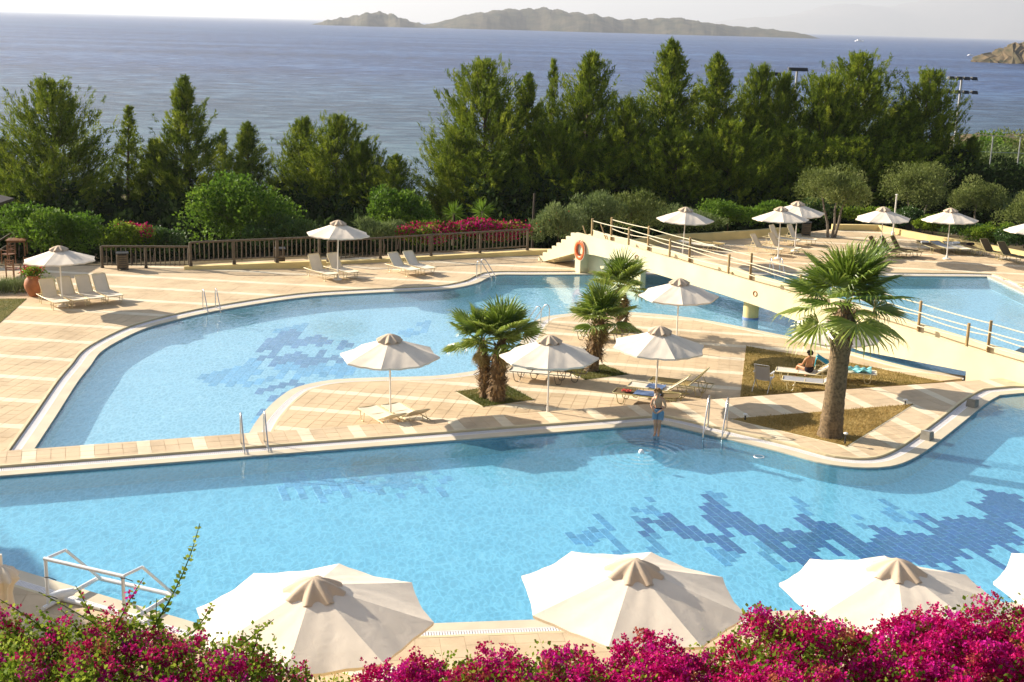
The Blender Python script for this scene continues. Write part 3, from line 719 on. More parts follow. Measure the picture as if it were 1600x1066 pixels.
# rims: coping slab, slotted drain, edge trim of the paving
def strip(a, c, z0, z1, name, mat, parent=None, face_in=0.0):
    """band between two paths of equal length with a top at z1, sides down to z0"""
    b = MB(); n = len(a)
    vs = [(p[0], p[1], z1) for p in a] + [(p[0], p[1], z1) for p in c] + [(p[0], p[1], z0) for p in a] + [(p[0], p[1], z0) for p in c]
    fs = []
    for i in range(n - 1):
        fs += [(i, i + 1, n + i + 1, n + i)[::-1], (2 * n + i, 2 * n + i + 1, i + 1, i)[::-1], (n + i, n + i + 1, 3 * n + i + 1, 3 * n + i)[::-1]]
    b.add(vs, fs)
    return b.build(name, mat, parent)
COP, GRT = 0.32, 0.24
def rim(path, level, side, tagname, slats=True, far_clip=False, pitch=0.05):
    """side=+1: the land lies to the left of the path"""
    s = side
    p = np.array(path)
    P = [p, offset_path(path, s * COP), offset_path(path, s * (COP + GRT)), offset_path(path, s * (COP + GRT + 0.03)), offset_path(path, s * (COP + GRT + 0.11))]
    c = struct(strip(P[0] if s > 0 else P[1], P[1] if s > 0 else P[0], level - 0.5, level, tagname + '_coping', 'coping'), 'beige stone coping along the ' + tagname.replace('_', ' ') + ' edge')
    strip(P[1] if s > 0 else P[2], P[2] if s > 0 else P[1], level - 0.5, level - 0.035, 'drain_channel', 'channel', c)
    strip(P[3] if s > 0 else P[4], P[4] if s > 0 else P[3], level - 0.5, level + DECK + 0.003, 'edge_trim', 'edge_trim', c)
    # slats across the drain
    a = P[1]; d = P[2]
    seg = np.linalg.norm(np.diff(a, axis=0), axis=1); cum = np.concatenate([[0], np.cumsum(seg)])
    ss = np.arange(0, cum[-1], pitch)
    ax = np.interp(ss, cum, a[:, 0]); ay = np.interp(ss, cum, a[:, 1]); bx = np.interp(ss, cum, d[:, 0]); by = np.interp(ss, cum, d[:, 1])
    T = np.gradient(np.stack([ax, ay], 1), axis=0); T /= np.linalg.norm(T, axis=1, keepdims=True) + 1e-9
    w = pitch * 0.36
    V = []
    z = level - 0.004
    for i in range(len(ss)):
        t = T[i] * w
        V += [(ax[i] - t[0], ay[i] - t[1], z), (ax[i] + t[0], ay[i] + t[1], z), (bx[i] + t[0], by[i] + t[1], z), (bx[i] - t[0], by[i] - t[1], z)]
    me = tri_mesh('drain_slats', V, 4, 'grate_white')
    so = link('drain_slats', me, c); so['kind'] = 'stuff'
    # two side rails of the grating
    strip(*((offset_path(path, s * (COP + 0.0)), offset_path(path, s * (COP + 0.025))) if s > 0 else (offset_path(path, s * (COP + 0.025)), offset_path(path, s * COP))), level - 0.04, level - 0.001, 'grate_rail', 'grate_white', c)
    strip(*((offset_path(path, s * (COP + GRT - 0.025)), offset_path(path, s * (COP + GRT))) if s > 0 else (offset_path(path, s * (COP + GRT)), offset_path(path, s * (COP + GRT - 0.025)))), level - 0.04, level - 0.001, 'grate_rail', 'grate_white', c)
    return P[4]
E_far = rim(far_rim, LU, +1, 'near_pool_far')
E_near = rim(near_rim, LU, +1, 'near_pool_near')
outer_t = trim(outer_rim); island_t = trim(island_rim)
E_out = rim(outer_t, LD, +1, 'far_pool', pitch=0.07)
E_isl = rim(island_t, LD, +1, 'island', pitch=0.07)

# ------------------------------------------------------------------ lawns (plan outlines)
lawn_px = {
    'square1': ([(712.7, 612), (755.7, 636), (835, 625), (791, 602)], ZD), 'square2': ([(875, 576.6), (915, 594), (981, 585.5), (943, 570)], ZD),
    'square3': ([(935, 519), (962, 523), (1003, 518.5), (985, 508)], ZD),
    'lawn': ([(1166, 541), (1204, 548), (1242, 554), (1328, 567), (1368, 575), (1442, 591), (1476, 597), (1320, 608.2), (1156.5, 620.5)], ZD),
    'triangle': ([(1142, 655), (1427, 632), (1323, 697.5)], ZU), 'left': ([(-60, 467), (42, 467), (0, 505), (-90, 560)], ZD)}
lawns = {k: [tuple(p) for p in G(v[0], v[1])] for k, v in lawn_px.items()}

# ------------------------------------------------------------------ paving: every slab its own piece
def pave(deck_name, poly, z, ang, tile, period, axis, tan, label, holes=(), limit=300, shade=None, phase=0):
    """axis: 0 = bands of pale slabs run along u, 1 = across u"""
    bb = MB(); bb.prism([tuple(p) for p in poly], z - 0.65, z - 0.008)
    deck = struct(bb.build(deck_name, 'grout'), label)
    ca, sa = math.cos(ang), math.sin(ang)
    L = [(p[0] * ca + p[1] * sa, -p[0] * sa + p[1] * ca) for p in poly]
    us = [p[0] for p in L]; vs = [p[1] for p in L]
    g_ = 0.0025; cells = []
    j0, j1 = int(math.floor(min(vs) / tile)), int(math.ceil(max(vs) / tile))
    for j in range(j0, j1):
        row = clip_half(clip_half(L, 1, j * tile + g_, False), 1, (j + 1) * tile - g_, True) if True else L
        if len(row) < 3: continue
        ru = [p[0] for p in row]
        for i in range(int(math.floor(min(ru) / tile)), int(math.ceil(max(ru) / tile))):
            c = clip_half(clip_half(row, 0, i * tile + g_, False), 0, (i + 1) * tile - g_, True)
            if len(c) < 3: continue
            q = [c[k] for k in range(len(c)) if abs(c[k][0] - c[k - 1][0]) + abs(c[k][1] - c[k - 1][1]) > 1e-5]
            if len(q) < 3: continue
            ar = abs(poly_area(q))
            if ar < 0.0015: continue
            W = [(u * ca - v * sa, u * sa + v * ca) for u, v in q]
            cx = sum(p[0] for p in W) / len(W); cy = sum(p[1] for p in W) / len(W)
            if any(all(inside(h, *p) for p in W) for h in holes): continue
            idx = (j if axis == 0 else i) + phase
            pale = (idx % period == 0)
            full = ar > (tile - 2 * g_) ** 2 * 0.995
            cells.append((W, pale, full, cx, cy, i, j))
    def seen(c):
        x, y = proj((c[3], c[4], z))
        return -10 < x < 1610 and -10 < y < 1010
    vis = [c for c in cells if seen(c)]
    vis.sort(key=lambda c: c[4])
    big = set(id(c) for c in vis[:limit])
    hf = tile / 2 - g_
    def std(mat):
        b = MB(); b.add([(-hf, -hf, -0.03), (hf, -hf, -0.03), (hf, hf, -0.03), (-hf, hf, -0.03), (-hf + .004, -hf + .004, 0), (hf - .004, -hf + .004, 0), (hf - .004, hf - .004, 0), (-hf + .004, hf - .004, 0)], [(4, 5, 6, 7), (0, 1, 5, 4), (1, 2, 6, 5), (2, 3, 7, 6), (3, 0, 4, 7)])
        return b.mesh('paver', mat)
    SM = {False: std(tan), True: std('paver_pale')}
    rest = {False: MB(), True: MB()}
    for c in cells:
        dz = random.uniform(-0.002, 0.002)
        if id(c) in big:
            if c[2]:
                o = link('paver', SM[c[1]], deck)
                cu, cv = (c[5] + .5) * tile, (c[6] + .5) * tile
                o.location = (cu * ca - cv * sa, cu * sa + cv * ca, z + dz); o.rotation_euler = (0, 0, ang)
            else:
                b = MB(); b.prism(c[0], z - 0.03, z + dz); b.build('paver', 'paver_pale' if c[1] else tan, deck)
        else:
            rest[c[1]].prism(c[0], z - 0.03, z + dz)
    for k, b in rest.items():
        if b.v:
            o = b.build('pavers', 'paver_pale' if k else tan, deck); o['kind'] = 'stuff'
    return deck
# raised walkway
sL = float(np.dot(np.array(E_far[0]) - wl_a, dw)); wp_l = walk_pt(sL)
sR = float(np.dot(np.array(E_far[-1]) - wl_a, dw)); wp_r = walk_pt(sR)
walk_poly = [tuple(p) for p in E_far] + [tuple(wp_r), tuple(wp_l)]
pave('walkway', walk_poly, ZU, math.atan2(dw[1], dw[0]), 0.345, 4, 1, 'paver_walk', 'tan and cream paved walkway along the near pool', [lawns['triangle']], 300, phase=1)
near_deck = [tuple(p) for p in E_near] + [(-24, 13.2), (24, 13.2)]
near_deck = [tuple(p) for p in E_near[::-1]] + [(24, float(E_near[0][1])), (24, 13.4), (-20, 13.4), (-20, float(E_near[-1][1]))]
pave('near_deck', near_deck, ZU, math.atan2(dn[1], dn[0]), 0.45, 1000, 0, 'paver_walk', 'beige slabs beside the near pool edge', [], 200, phase=500)
# sunken terrace round the far pool
back_px = [(160, 415), (295, 414), (500, 403), (830, 388)]
back = [(-34.0, 54.5)] + [tuple(p) for p in G(back_px, ZD)] + [tuple(g(940, 391, ZD)), tuple(g(1030, 380, ZD)), tuple(g(1110, 372, ZD)), tuple(g(1240, 366, ZD)), tuple(g(1300, 358, ZD)), tuple(g(1370, 358, ZD)), tuple(g(1440, 371, ZD)), tuple(g(1520, 385, ZD)), tuple(g(1600, 401, ZD)), (36.0, 58.0)]
s_l = float(np.dot(np.array((-34.0, 24)) - wl_a, dw))
terr = [tuple(p) for p in E_out] + [(34.0, float(E_out[-1][1]))] + back[::-1] + [tuple(walk_pt(s_l))]
pave('terrace', terr, ZD, rad(-7), 0.385, 6, 0, 'paver_tan', 'tan paved terrace with pale bands beyond the far pool', [lawns['left']], 300, phase=2)
isl_poly = [tuple(p) for p in E_isl]
pave('island_terrace', isl_poly, ZD, rad(-10), 0.385, 5, 0, 'paver_tan', 'tan paved peninsula under the mid umbrellas', [lawns[k] for k in ('square1', 'square2', 'square3', 'lawn')], 300, phase=1)

def lawn(name, poly, z, label, soilm, mats, dens, hgt, kerb=True, tone=(0, 1)):
    b = MB(); b.prism(poly, z - 0.2, z + 0.012)
    base = struct(b.build(name, soilm), label)
    P = np.array(poly); mn, mx = P.min(0), P.max(0)
    A = abs(poly_area(poly)); n = int(dens * (mx[0] - mn[0]) * (mx[1] - mn[1]))
    Q = rng.uniform(mn, mx, (n, 2)); Q = np.array([q for q in Q if inside(poly, *q)])
    k = len(Q)
    pz = np.column_stack([Q, np.full(k, z + 0.01)])
    patch = 0.5 + 0.5 * np.sin(Q[:, 0] * 2.1 + np.sin(Q[:, 1] * 1.7)) * np.cos(Q[:, 1] * 2.6 + 0.7)
    D = unit(np.column_stack([rng.normal(0, .6, k), rng.normal(0, .6, k), np.ones(k)]))
    V = needle_faces(pz, D, hgt * rng.uniform(.5, 1.3, k) * (0.6 + 0.7 * patch), 0.018)
    me = tri_mesh('grass', V, 3, mats, np.clip(0.55 * (1 - patch) + rng.uniform(0, .5, k), 0, 1))
    o = link('grass', me, base); o['kind'] = 'stuff'
    if kerb:
        b = MB(); n2 = len(poly)
        for i in range(n2):
            a, c = np.array(poly[i]), np.array(poly[(i + 1) % n2]); d = c - a; l = np.linalg.norm(d)
            b.box((*((a + c) / 2), z - 0.02), (l + 0.08, 0.08, 0.05), math.atan2(d[1], d[0]))
        b.build('kerb', 'paver_pale', base)
    return base
lawn('palm_bed', lawns['square1'], ZD, 'square grass bed at the foot of the twin palm', 'lawn_soil_green', 'grass_green', 900, 0.08)
lawn('palm_bed', lawns['square2'], ZD, 'square grass bed at the foot of the shaggy palm', 'lawn_soil_green', 'grass_green', 900, 0.08)
lawn('palm_bed', lawns['square3'], ZD, 'grass bed under the palm by the far water', 'lawn_soil_green', 'grass_green', 900, 0.08)
lawn('lawn', lawns['lawn'], ZD, 'worn green and yellow lawn with loungers beside the bridge', 'lawn_soil', 'grass_mix', 600, 0.06, False)
lawn('dry_lawn', lawns['triangle'], ZU, 'dry straw coloured triangle of grass round the tall palm', 'lawn_soil', 'grass_dry', 900, 0.06)
lawn('lawn_corner', lawns['left'], ZD, 'mown lawn at the left edge beside the terracotta pot', 'lawn_soil_green', 'grass_green', 300, 0.05, False)
# ------------------------------------------------------------------ umbrellas
def panel_mesh(R, rim, top, mat, seed, sag=0.05):
    """one of eight gores, between rib 0 and rib 45 degrees"""
    r_ = random.Random(seed); na, nr = 8, 9; vs = []; fs = []
    ph = r_.uniform(0, 6)
    for j in range(nr + 1):
        q = j / nr
        for i in range(na + 1):
            t = i / na; a = t * PI / 4
            chord = math.cos(PI / 8) / math.cos(a - PI / 8)          # straight hem between ribs
            bow = 4 * t * (1 - t)
            rr = R * q * (1 + (chord - 1) * q) * (1 - 0.025 * bow * q * q)
            z = top - 0.04 - (top - rim - 0.04) * (q ** 0.93) - sag * bow * q * (1 - 0.35 * q)
            z += 0.012 * q * math.sin(q * 9 + t * 14 + ph) * bow
            vs.append((rr * math.cos(a), rr * math.sin(a), z))
    for j in range(nr):
        for i in range(na):
            a = j * (na + 1) + i; fs.append((a, a + 1, a + na + 2, a + na + 1)[::-1])
    b = MB(); b.add(vs, fs)
    # hem: a short turned-down edge
    n0 = nr * (na + 1)
    hem = [vs[n0 + i] for i in range(na + 1)]
    b.add(hem + [(x * 0.995, y * 0.995, z - 0.05) for x, y, z in hem], [(i, i + 1, na + 2 + i, na + 1 + i) for i in range(na)])
    me = b.mesh('canopy_panel', mat); smooth_angle(me, 60)
    return me
def vent_mesh(R, top, seed):
    r_ = random.Random(seed); n, m = 48, 5; rv = 0.25 * R; vs = [(0, 0, top + 0.05)]; fs = []
    for j in range(1, m + 1):
        q = j / m
        for i in range(n):
            a = 2 * PI * i / n
            w = math.cos(8 * a + 0.35 * math.sin(3 * a + seed))
            rr = rv * q * (1 + 0.07 * w * q)
            z = top + 0.05 - 0.215 * q ** 1.7 * (R / 1.5) + 0.05 * w * q * q
            vs.append((rr * math.cos(a), rr * math.sin(a), z))
    for i in range(n): fs.append((0, 1 + i, 1 + (i + 1) % n))
    for j in range(m - 1):
        for i in range(n):
            a = 1 + j * n + i; c = 1 + j * n + (i + 1) % n; fs.append((a, a + n, c + n, c))
    b = MB(); b.add(vs, fs); me = b.mesh('vent_cap', 'canvas_trim'); smooth_angle(me, 70)
    return me
def umbrella_set(R, rim, top, seed):
    D = {}
    D['p'] = [panel_mesh(R, rim, top, 'canvas', seed + k) for k in range(3)]
    D['v'] = vent_mesh(R, top, seed)
    b = MB(); b.tube([(0, 0, 0.02), (0, 0, top - 0.03)], 0.026 if R < 1.6 else 0.03, 10); b.tube([(0, 0, 0.02), (0, 0, 0.55)], 0.034, 10); D['pole'] = b.mesh('pole', 'white_pole')
    b = MB(); b.lathe([(0.20, 0), (0.20, 0.04), (0.17, 0.06), (0.07, 0.07), (0.045, 0.2), (0.036, 0.2)], n=20); D['base'] = b.mesh('base', 'white_pole'); smooth_angle(D['base'])
    zr = lambda q: top - 0.04 - (top - rim - 0.04) * (q ** 0.93) - 0.02
    b = MB(); b.tube([(0.05, 0, zr(0.04)), (R * 0.5, 0, zr(0.5)), (R * 0.985, 0, zr(0.985))], 0.011, 6); D['rib'] = b.mesh('rib', 'white_pole')
    b = MB(); b.tube([(0.04, 0, rim - 0.12), (R * 0.55, 0, zr(0.55) - 0.005)], 0.009, 6); D['strut'] = b.mesh('strut', 'white_pole')
    b = MB(); b.lathe([(0.045, rim - 0.16), (0.05, rim - 0.13), (0.05, rim - 0.09), (0.04, rim - 0.08)], n=12); D['hub'] = b.mesh('hub', 'white_pole')
    return D
U_SMALL = umbrella_set(1.42, 2.03, 2.6, 3)
U_BIG = umbrella_set(1.80, 2.10, 2.66, 11)
GU = 'cream canvas umbrellas round the pools'
def umbrella(D, apex_px, top, level, label, rz=None, tilt=(0, 0)):
    p = g(apex_px[0], apex_px[1], level + top + 0.05)
    u = thing('umbrella', label, 'umbrella', (p[0], p[1], level), 0, GU)
    tilt = tilt if any(tilt) else (rad(random.uniform(-1.8, 1.8)), rad(random.uniform(-1.8, 1.8)))
    u.rotation_euler = (tilt[0], tilt[1], rad(-4) + (rz if rz is not None else random.uniform(-0.12, 0.12)))
    for k in range(8):
        o = link('canopy_panel', D['p'][(k * 2 + (k > 3)) % 3], u); o.rotation_euler = (0, 0, k * PI / 4)
        r = link('rib', D['rib'], u); r.rotation_euler = (0, 0, k * PI / 4)
        s = link('strut', D['strut'], r)
    link('vent_cap', D['v'], u); link('pole', D['pole'], u); link('base', D['base'], u); link('hub', D['hub'], u)
    return u
def um(px, label, rz=None, tilt=(0, 0), k=1.0):
    u = umbrella(U_SMALL, px, 2.6 * k, ZD, label, rz, tilt); u.scale = (1, 1, k); return u
um((93, 384), 'umbrella over the four cream loungers beside the terracotta pot', k=.90)
um((527, 344), 'umbrella over two cream loungers in front of the wooden fence')
um((611, 521), 'umbrella with its pole between two loungers seen from behind, near the curved pool rim', 0.0)
um((860, 524), 'umbrella between the twin palm and the shaggy palm', 0.02)
um((1030, 509), 'umbrella right behind the boy at the pool edge', 0.30)
um((1063, 434), 'umbrella beside the water under the white footbridge', 0.05)
um((1312, 492), 'umbrella mostly hidden behind the crown of the tall palm')
um((1071, 323), 'umbrella behind the footbridge railing in front of grey shrubs')
um((1222, 323), 'front umbrella of the overlapping pair left of the olive tree')
um((1248, 314), 'rear umbrella of the overlapping pair left of the olive tree')
um((1383, 323), 'umbrella over dark brown loungers beyond the tall palm')
um((1488, 325), 'umbrella over flat loungers in front of the clipped hedge')
um((1618, 342), 'umbrella cut by the right edge near the hedge')
def ub(px, label, rz=0.0, tilt=(0, 0)): return umbrella(U_BIG, px, 2.66, ZU, label, rz, tilt)
ub((492, 900), 'large near umbrella standing over the left bougainvillea', 0.0, (rad(1.5), 0))
ub((983, 873), 'large near umbrella at the middle of the bottom edge', -0.2, (0, rad(2)))
ub((1404, 878), 'large near umbrella half behind the right bougainvillea', -0.12, (rad(-2.5), 0))
ub((1745, 868), 'large near umbrella cut by the right edge beside the pool', -0.1)
# a closed umbrella at the left edge
p = g(8, 893, 2.4)
cu = thing('closed_umbrella', 'furled cream umbrella at the lower left edge of the pool deck', 'umbrella', (p[0] - 0.06, p[1], ZU), 0.3, GU)
b = MB(); n = 40; prof = [(0.03, 2.45), (0.16, 2.38), (0.24, 2.24), (0.16, 2.14), (0.13, 2.0), (0.16, 1.6), (0.19, 1.2), (0.21, 0.85), (0.19, 0.78)]
vs = []; fs = []
for r, z in prof:
    for i in range(n):
        a = 2 * PI * i / n; rr = r * (1 + 0.2 * math.cos(8 * a + z)); vs.append((rr * math.cos(a), rr * math.sin(a), z))
for j in range(len(prof) - 1):
    for i in range(n): a = j * n + i; c = j * n + (i + 1) % n; fs.append((a, a + n, c + n, c))
b.add(vs, fs); b.build('folded_canopy', 'canvas', cu, True)
link('pole', U_BIG['pole'], cu); link('base', U_BIG['base'], cu)

# ------------------------------------------------------------------ loungers
def sheet(b, pts, w, th=0.012, nsag=4, sag=0.02):
    """cloth stretched across width w along a profile of (x, z) points"""
    k = nsag; vs = []; fs = []; n = len(pts)
    for (x, z) in pts:
        for i in range(k + 1):
            t = i / k; vs.append((x, (t - .5) * w, z - sag * 4 * t * (1 - t)))
    m = len(vs); vs += [(x, y, z - th) for x, y, z in vs]
    for j in range(n - 1):
        for i in range(k):
            a = j * (k + 1) + i; q = (a, a + 1, a + k + 2, a + k + 1)
            fs.append(q[::-1]); fs.append(tuple(v + m for v in q))
    for j in range(n - 1):
        a = j * (k + 1); c = a + k + 1; fs.append((a, c, c + m, a + m)); a += k; c += k; fs.append((a, a + m, c + m, c))
    for i in range(k):
        fs.append((i, i + m, i + 1 + m, i + 1)); a = (n - 1) * (k + 1) + i; fs.append((a, a + 1, a + 1 + m, a + m))
    b.add(vs, fs)
LW = 0.62
def lounger_parts(sling, frame, ang):
    h = 0.34; D = {}
    b = MB(); sheet(b, [(-0.28 + 1.28 * i / 10, h - 0.012 * math.sin(PI * i / 10)) for i in range(11)], LW - 0.05); D['seat'] = (b.mesh('seat', sling), None)
    ca, sa = math.cos(ang), math.sin(ang); bl = 0.74
    b = MB(); sheet(b, [(-0.30 - bl * ca * q, h + bl * sa * q - 0.02 * math.sin(PI * q)) for q in [i / 6 for i in range(7)]], LW - 0.05); D['backrest'] = (b.mesh('backrest', sling), None)
    b = MB()
    y = LW / 2
    b.tube([(-0.98, -y, h - .01), (0.94, -y, h - .01), (1.0, -y + .06, h - .01), (1.0, y - .06, h - .01), (0.94, y, h - .01), (-0.98, y, h - .01)], 0.016, 8)
    b.tube([(-0.98, -y, h - .01), (-0.98, y, h - .01)], 0.016, 8)
    b.tube([(0.3, -y, h - .03), (0.3, y, h - .03)], 0.012, 6)
    D['frame'] = (b.mesh('frame', frame), None)
    b = MB(); t = (-0.30 - bl * ca, h + bl * sa); yb = y - 0.025; k = (-0.30 - (bl - .07) * ca, h + (bl - .07) * sa)
    b.tube([(-0.29, -yb, h), (k[0], -yb, k[1]), (t[0], -yb + .07, t[1]), (t[0], yb - .07, t[1]), (k[0], yb, k[1]), (-0.29, yb, h)], 0.015, 8)
    D['back_frame'] = (b.mesh('back_frame', frame), None)
    legs = []
    for x in (0.72, -0.62):
        for s in (-1, 1):
            b = MB(); yy = s * (y - 0.02)
            b.tube([(x - .15, yy, h - .01), (x - .09, yy, .06), (x - .05, yy, .016), (x + .05, yy, .016), (x + .09, yy, .06), (x + .15, yy, h - .01)], 0.013, 7)
            legs.append(b.mesh('leg', frame))
    D['legs'] = legs
    if sa > 0.15:
        b = MB()
        for s in (-1, 1): b.tube([(-0.30 - bl * .55 * ca, s * (yb - .03), h + bl * .55 * sa), (-0.30 - bl * .55 * ca - 0.16, s * (yb - .03), h - .01)], 0.008, 6)
        b.tube([(-0.30 - bl * .55 * ca - 0.16, -yb, h - .01), (-0.30 - bl * .55 * ca - 0.16, yb, h - .01)], 0.008, 6)
        D['prop'] = (b.mesh('prop', frame), None)
    for v in D.values():
        if isinstance(v, tuple): smooth_angle(v[0], 50)
    return D
_LP = {}
def lounger(pos, heading, ang, sling, frame, label, level=ZD, cat='lounger', group='sun loungers round the pools'):
    key = (round(ang, 2), sling, frame)
    if key not in _LP: _LP[key] = lounger_parts(sling, frame, ang)
    D = _LP[key]
    t = thing('lounger', label, cat, (pos[0], pos[1], level), heading, group)
    for k, v in D.items():
        if k == 'legs':
            for me in v: link('leg', me, t)
        else: link(k, v[0], t)
    return t
def foot_at(px, heading, level=ZD, along=0.95):
    """place so that the foot end stands at the pixel"""
    p = g(px[0], px[1], level); return np.array([p[0] - along * math.cos(heading), p[1] - along * math.sin(heading)])
h1 = rad(-50)
F1 = foot_at((98, 485), h1); row = np.array([-math.sin(h1), math.cos(h1)])
names4 = ['cream lounger nearest the terracotta pot, leftmost of a row of four', 'cream lounger second from the terracotta pot under the umbrella', 'cream lounger third from the terracotta pot in a row of four', 'cream lounger farthest from the terracotta pot in a row of four']
for i in range(4): lounger(F1 + row * 0.71 * i, h1 + random.uniform(-.04, .04), rad(58), 'sling_cream', 'frame_cream', names4[i])
lounger(foot_at((520, 440), h1), h1, rad(60), 'sling_cream', 'frame_cream', 'cream lounger left of the pole of the umbrella by the fence')
lounger(foot_at((551, 437), h1), h1 + .05, rad(56), 'sling_cream', 'frame_cream', 'cream lounger right of the pole of the umbrella by the fence')
lounger(foot_at((648, 433), h1), h1, rad(45), 'sling_cream', 'frame_cream', 'left one of two cream loungers in full sun below the magenta bougainvillea')
lounger(foot_at((672, 430.5), h1), h1 + .03, rad(45), 'sling_cream', 'frame_cream', 'right one of two cream loungers in full sun below the magenta bougainvillea')
h2 = rad(122)
lounger(foot_at((575, 653), h2), h2, rad(24), 'sling_cream', 'frame_cream', 'cream lounger seen from behind its head, left of the pole near the curved pool rim')
lounger(foot_at((611, 648.5), h2), h2, rad(27), 'sling_cream', 'frame_cream', 'cream lounger seen from behind its head, right of the pole near the curved pool rim')
h3 = rad(168)
lounger(foot_at((800, 592), h3), h3, rad(52), 'sling_cream', 'frame_dark', 'dark framed lounger beside the trunk of the twin palm')
lounger(foot_at((826, 588), h3), h3, rad(50), 'sling_cream', 'frame_dark', 'dark framed lounger just left of the middle umbrella pole')
lounger(foot_at((900, 528), h3), h3, rad(45), 'sling_cream', 'frame_dark', 'pale dark-framed lounger half hidden behind the shaggy palm')
h4 = rad(160)
lounger(foot_at((962, 626), h4), h4, rad(5), 'sling_brown', 'frame_olive', 'brown lounger with a red cloth and blue towel left of the boy')
lounger(foot_at((985, 616), h4), h4, rad(38), 'sling_cream', 'frame_olive', 'cream lounger with a blue striped towel just behind the boy')
lounger(foot_at((1018, 608), h4), h4, rad(46), 'sling_tan', 'frame_olive', 'lounger with a raised yellow back right of the boy')
h5 = rad(165)
lounger(foot_at((1224, 606), h5), h5, rad(38), 'sling_grey', 'frame_cream', 'grey lounger on the lawn in front of the seated person')
seat_l = foot_at((1214, 592), h5)
lounger(seat_l, h5, rad(35), 'sling_cream', 'frame_cream', 'cream lounger on the lawn that the tanned person sits on')
h6 = rad(-15)
lw = foot_at((1366, 598), h6)
lounger(lw, h6, rad(30), 'sling_cream', 'frame_cream', 'cream lounger on the lawn right of the tall palm trunk with turquoise towels')
lounger(foot_at((1108, 395), h1), rad(-35), rad(4), 'sling_cream', 'frame_cream', 'flat cream lounger behind the footbridge ropes')
lounger(foot_at((1124, 392), h1), rad(-35), rad(4), 'sling_tan', 'frame_olive', 'flat olive lounger behind the footbridge ropes')
lounger(foot_at((1216, 401), h1), rad(-38), rad(56), 'sling_cream', 'frame_cream', 'left cream lounger under the front umbrella of the overlapping pair')
lounger(foot_at((1244, 399), h1), rad(-38), rad(56), 'sling_cream', 'frame_cream', 'right cream lounger under the front umbrella of the overlapping pair')
lounger(foot_at((1242, 386), h1), rad(-38), rad(62), 'sling_cream', 'frame_cream', 'left cream lounger beside the slatted bin by the olive tree')
lounger(foot_at((1270, 385), h1), rad(-38), rad(62), 'sling_cream', 'frame_cream', 'right cream lounger below the olive tree trunk')
for i, (x, y) in enumerate([(1402, 405), (1419, 404.5), (1436, 404)]):
    lounger(foot_at((x, y), h1), rad(-36), rad(58), 'sling_brown', 'frame_olive', ['left', 'middle', 'right'][i] + ' one of the three dark brown loungers beyond the tall palm')
for i, (x, y) in enumerate([(1458, 396), (1479, 396.5), (1500, 397.5), (1523, 399)]):
    p = g(x, y, ZD)
    lounger((p[0], p[1] + .6), rad(-78), rad(6), ['sling_brown', 'sling_grey', 'sling_cream', 'sling_brown'][i], 'frame_olive', ['first', 'second', 'third', 'fourth'][i] + ' from the left of four flat loungers in front of the hedge')
for i, (x, y) in enumerate([(1578, 408), (1606, 413)]):
    lounger(foot_at((x, y), h1), rad(-62), rad(50), 'sling_brown', 'frame_olive', ['dark brown lounger at the right edge, the left one of two', 'dark brown lounger cut by the right edge'][i])
# near the bottom edge, below the big umbrella
lounger(g(585, 1052, ZU + .3), rad(150), rad(25), 'sling_cream', 'frame_cream', 'cream lounger peeping out below the near left umbrella', ZU)
# folding chair on the lawn
p = g(1190, 612, ZD)
ch = thing('folding_chair', 'folding chair with a grey sling back standing on the lawn edge', 'chair', (p[0], p[1], ZD), rad(62))
b = MB(); sheet(b, [(-0.02 - 0.16 * q, 0.42 + 0.46 * q) for q in (0, .25, .5, .75, 1)], 0.44); b.build('backrest', 'sling_grey', ch, True)
b = MB(); sheet(b, [(0.0 + 0.42 * q, 0.40 + 0.03 * q) for q in (0, .33, .66, 1)], 0.44); b.build('seat', 'sling_grey', ch, True)
for s in (-1, 1):
    b = MB(); b.tube([(0.40, s * .24, 0.0), (-0.03, s * .24, 0.42), (-0.2, s * .24, 0.92)], 0.014, 7); b.build('leg', 'galvanised', ch, True)
    b = MB(); b.tube([(-0.22, s * .25, 0.0), (0.06, s * .25, 0.40), (0.43, s * .25, 0.44)], 0.014, 7); b.build('leg', 'galvanised', ch, True)
    b = MB(); b.box((0.12, s * .27, 0.64), (0.42, 0.05, 0.025)); b.tube([(0.3, s * .26, .44), (0.3, s * .26, .63)], .012, 6); b.build('armrest', 'white_plastic', ch)
b = MB(); b.tube([(-0.2, -.24, .92), (-0.2, .24, .92)], 0.014, 7); b.build('back_rail', 'galvanised', ch)
# towels and cloths
def cloth(name, label, pos, size, rz, mat, z, hump=0.03, seed=1, cat='towel'):
    r_ = random.Random(seed); n = 12; vs = []; fs = []
    p1, p2 = r_.uniform(0, 6), r_.uniform(0, 6)
    for j in range(n + 1):
        for i in range(n + 1):
            x, y = (i / n - .5) * size[0], (j / n - .5) * size[1]
            vs.append((x + .01 * math.sin(j * 1.3 + p1), y + .012 * math.sin(i * 1.1 + p2), hump * (0.5 + 0.5 * math.sin(i * .9 + p1) * math.sin(j * 0.8 + p2)) ** 1.5))
    m = len(vs); vs += [(x, y, zz - .012) for x, y, zz in vs]
    for j in range(n):
        for i in range(n):
            a = j * (n + 1) + i; q = (a, a + 1, a + n + 2, a + n + 1); fs.append(q); fs.append(tuple(v + m for v in q[::-1]))
    for i in range(n):
        fs.append((i, i + m, i + 1 + m, i + 1)); a = n * (n + 1) + i; fs.append((a, a + 1, a + 1 + m, a + m))
        a = i * (n + 1); c = a + n + 1; fs.append((a, c, c + m, a + m)); a += n; c += n; fs.append((a, a + m, c + m, c))
    b = MB(); b.add(vs, fs); o = b.build(name, mat, None, True); o.location = (pos[0], pos[1], z); o.rotation_euler = (0, 0, rz)
    return tag(o, label, cat)
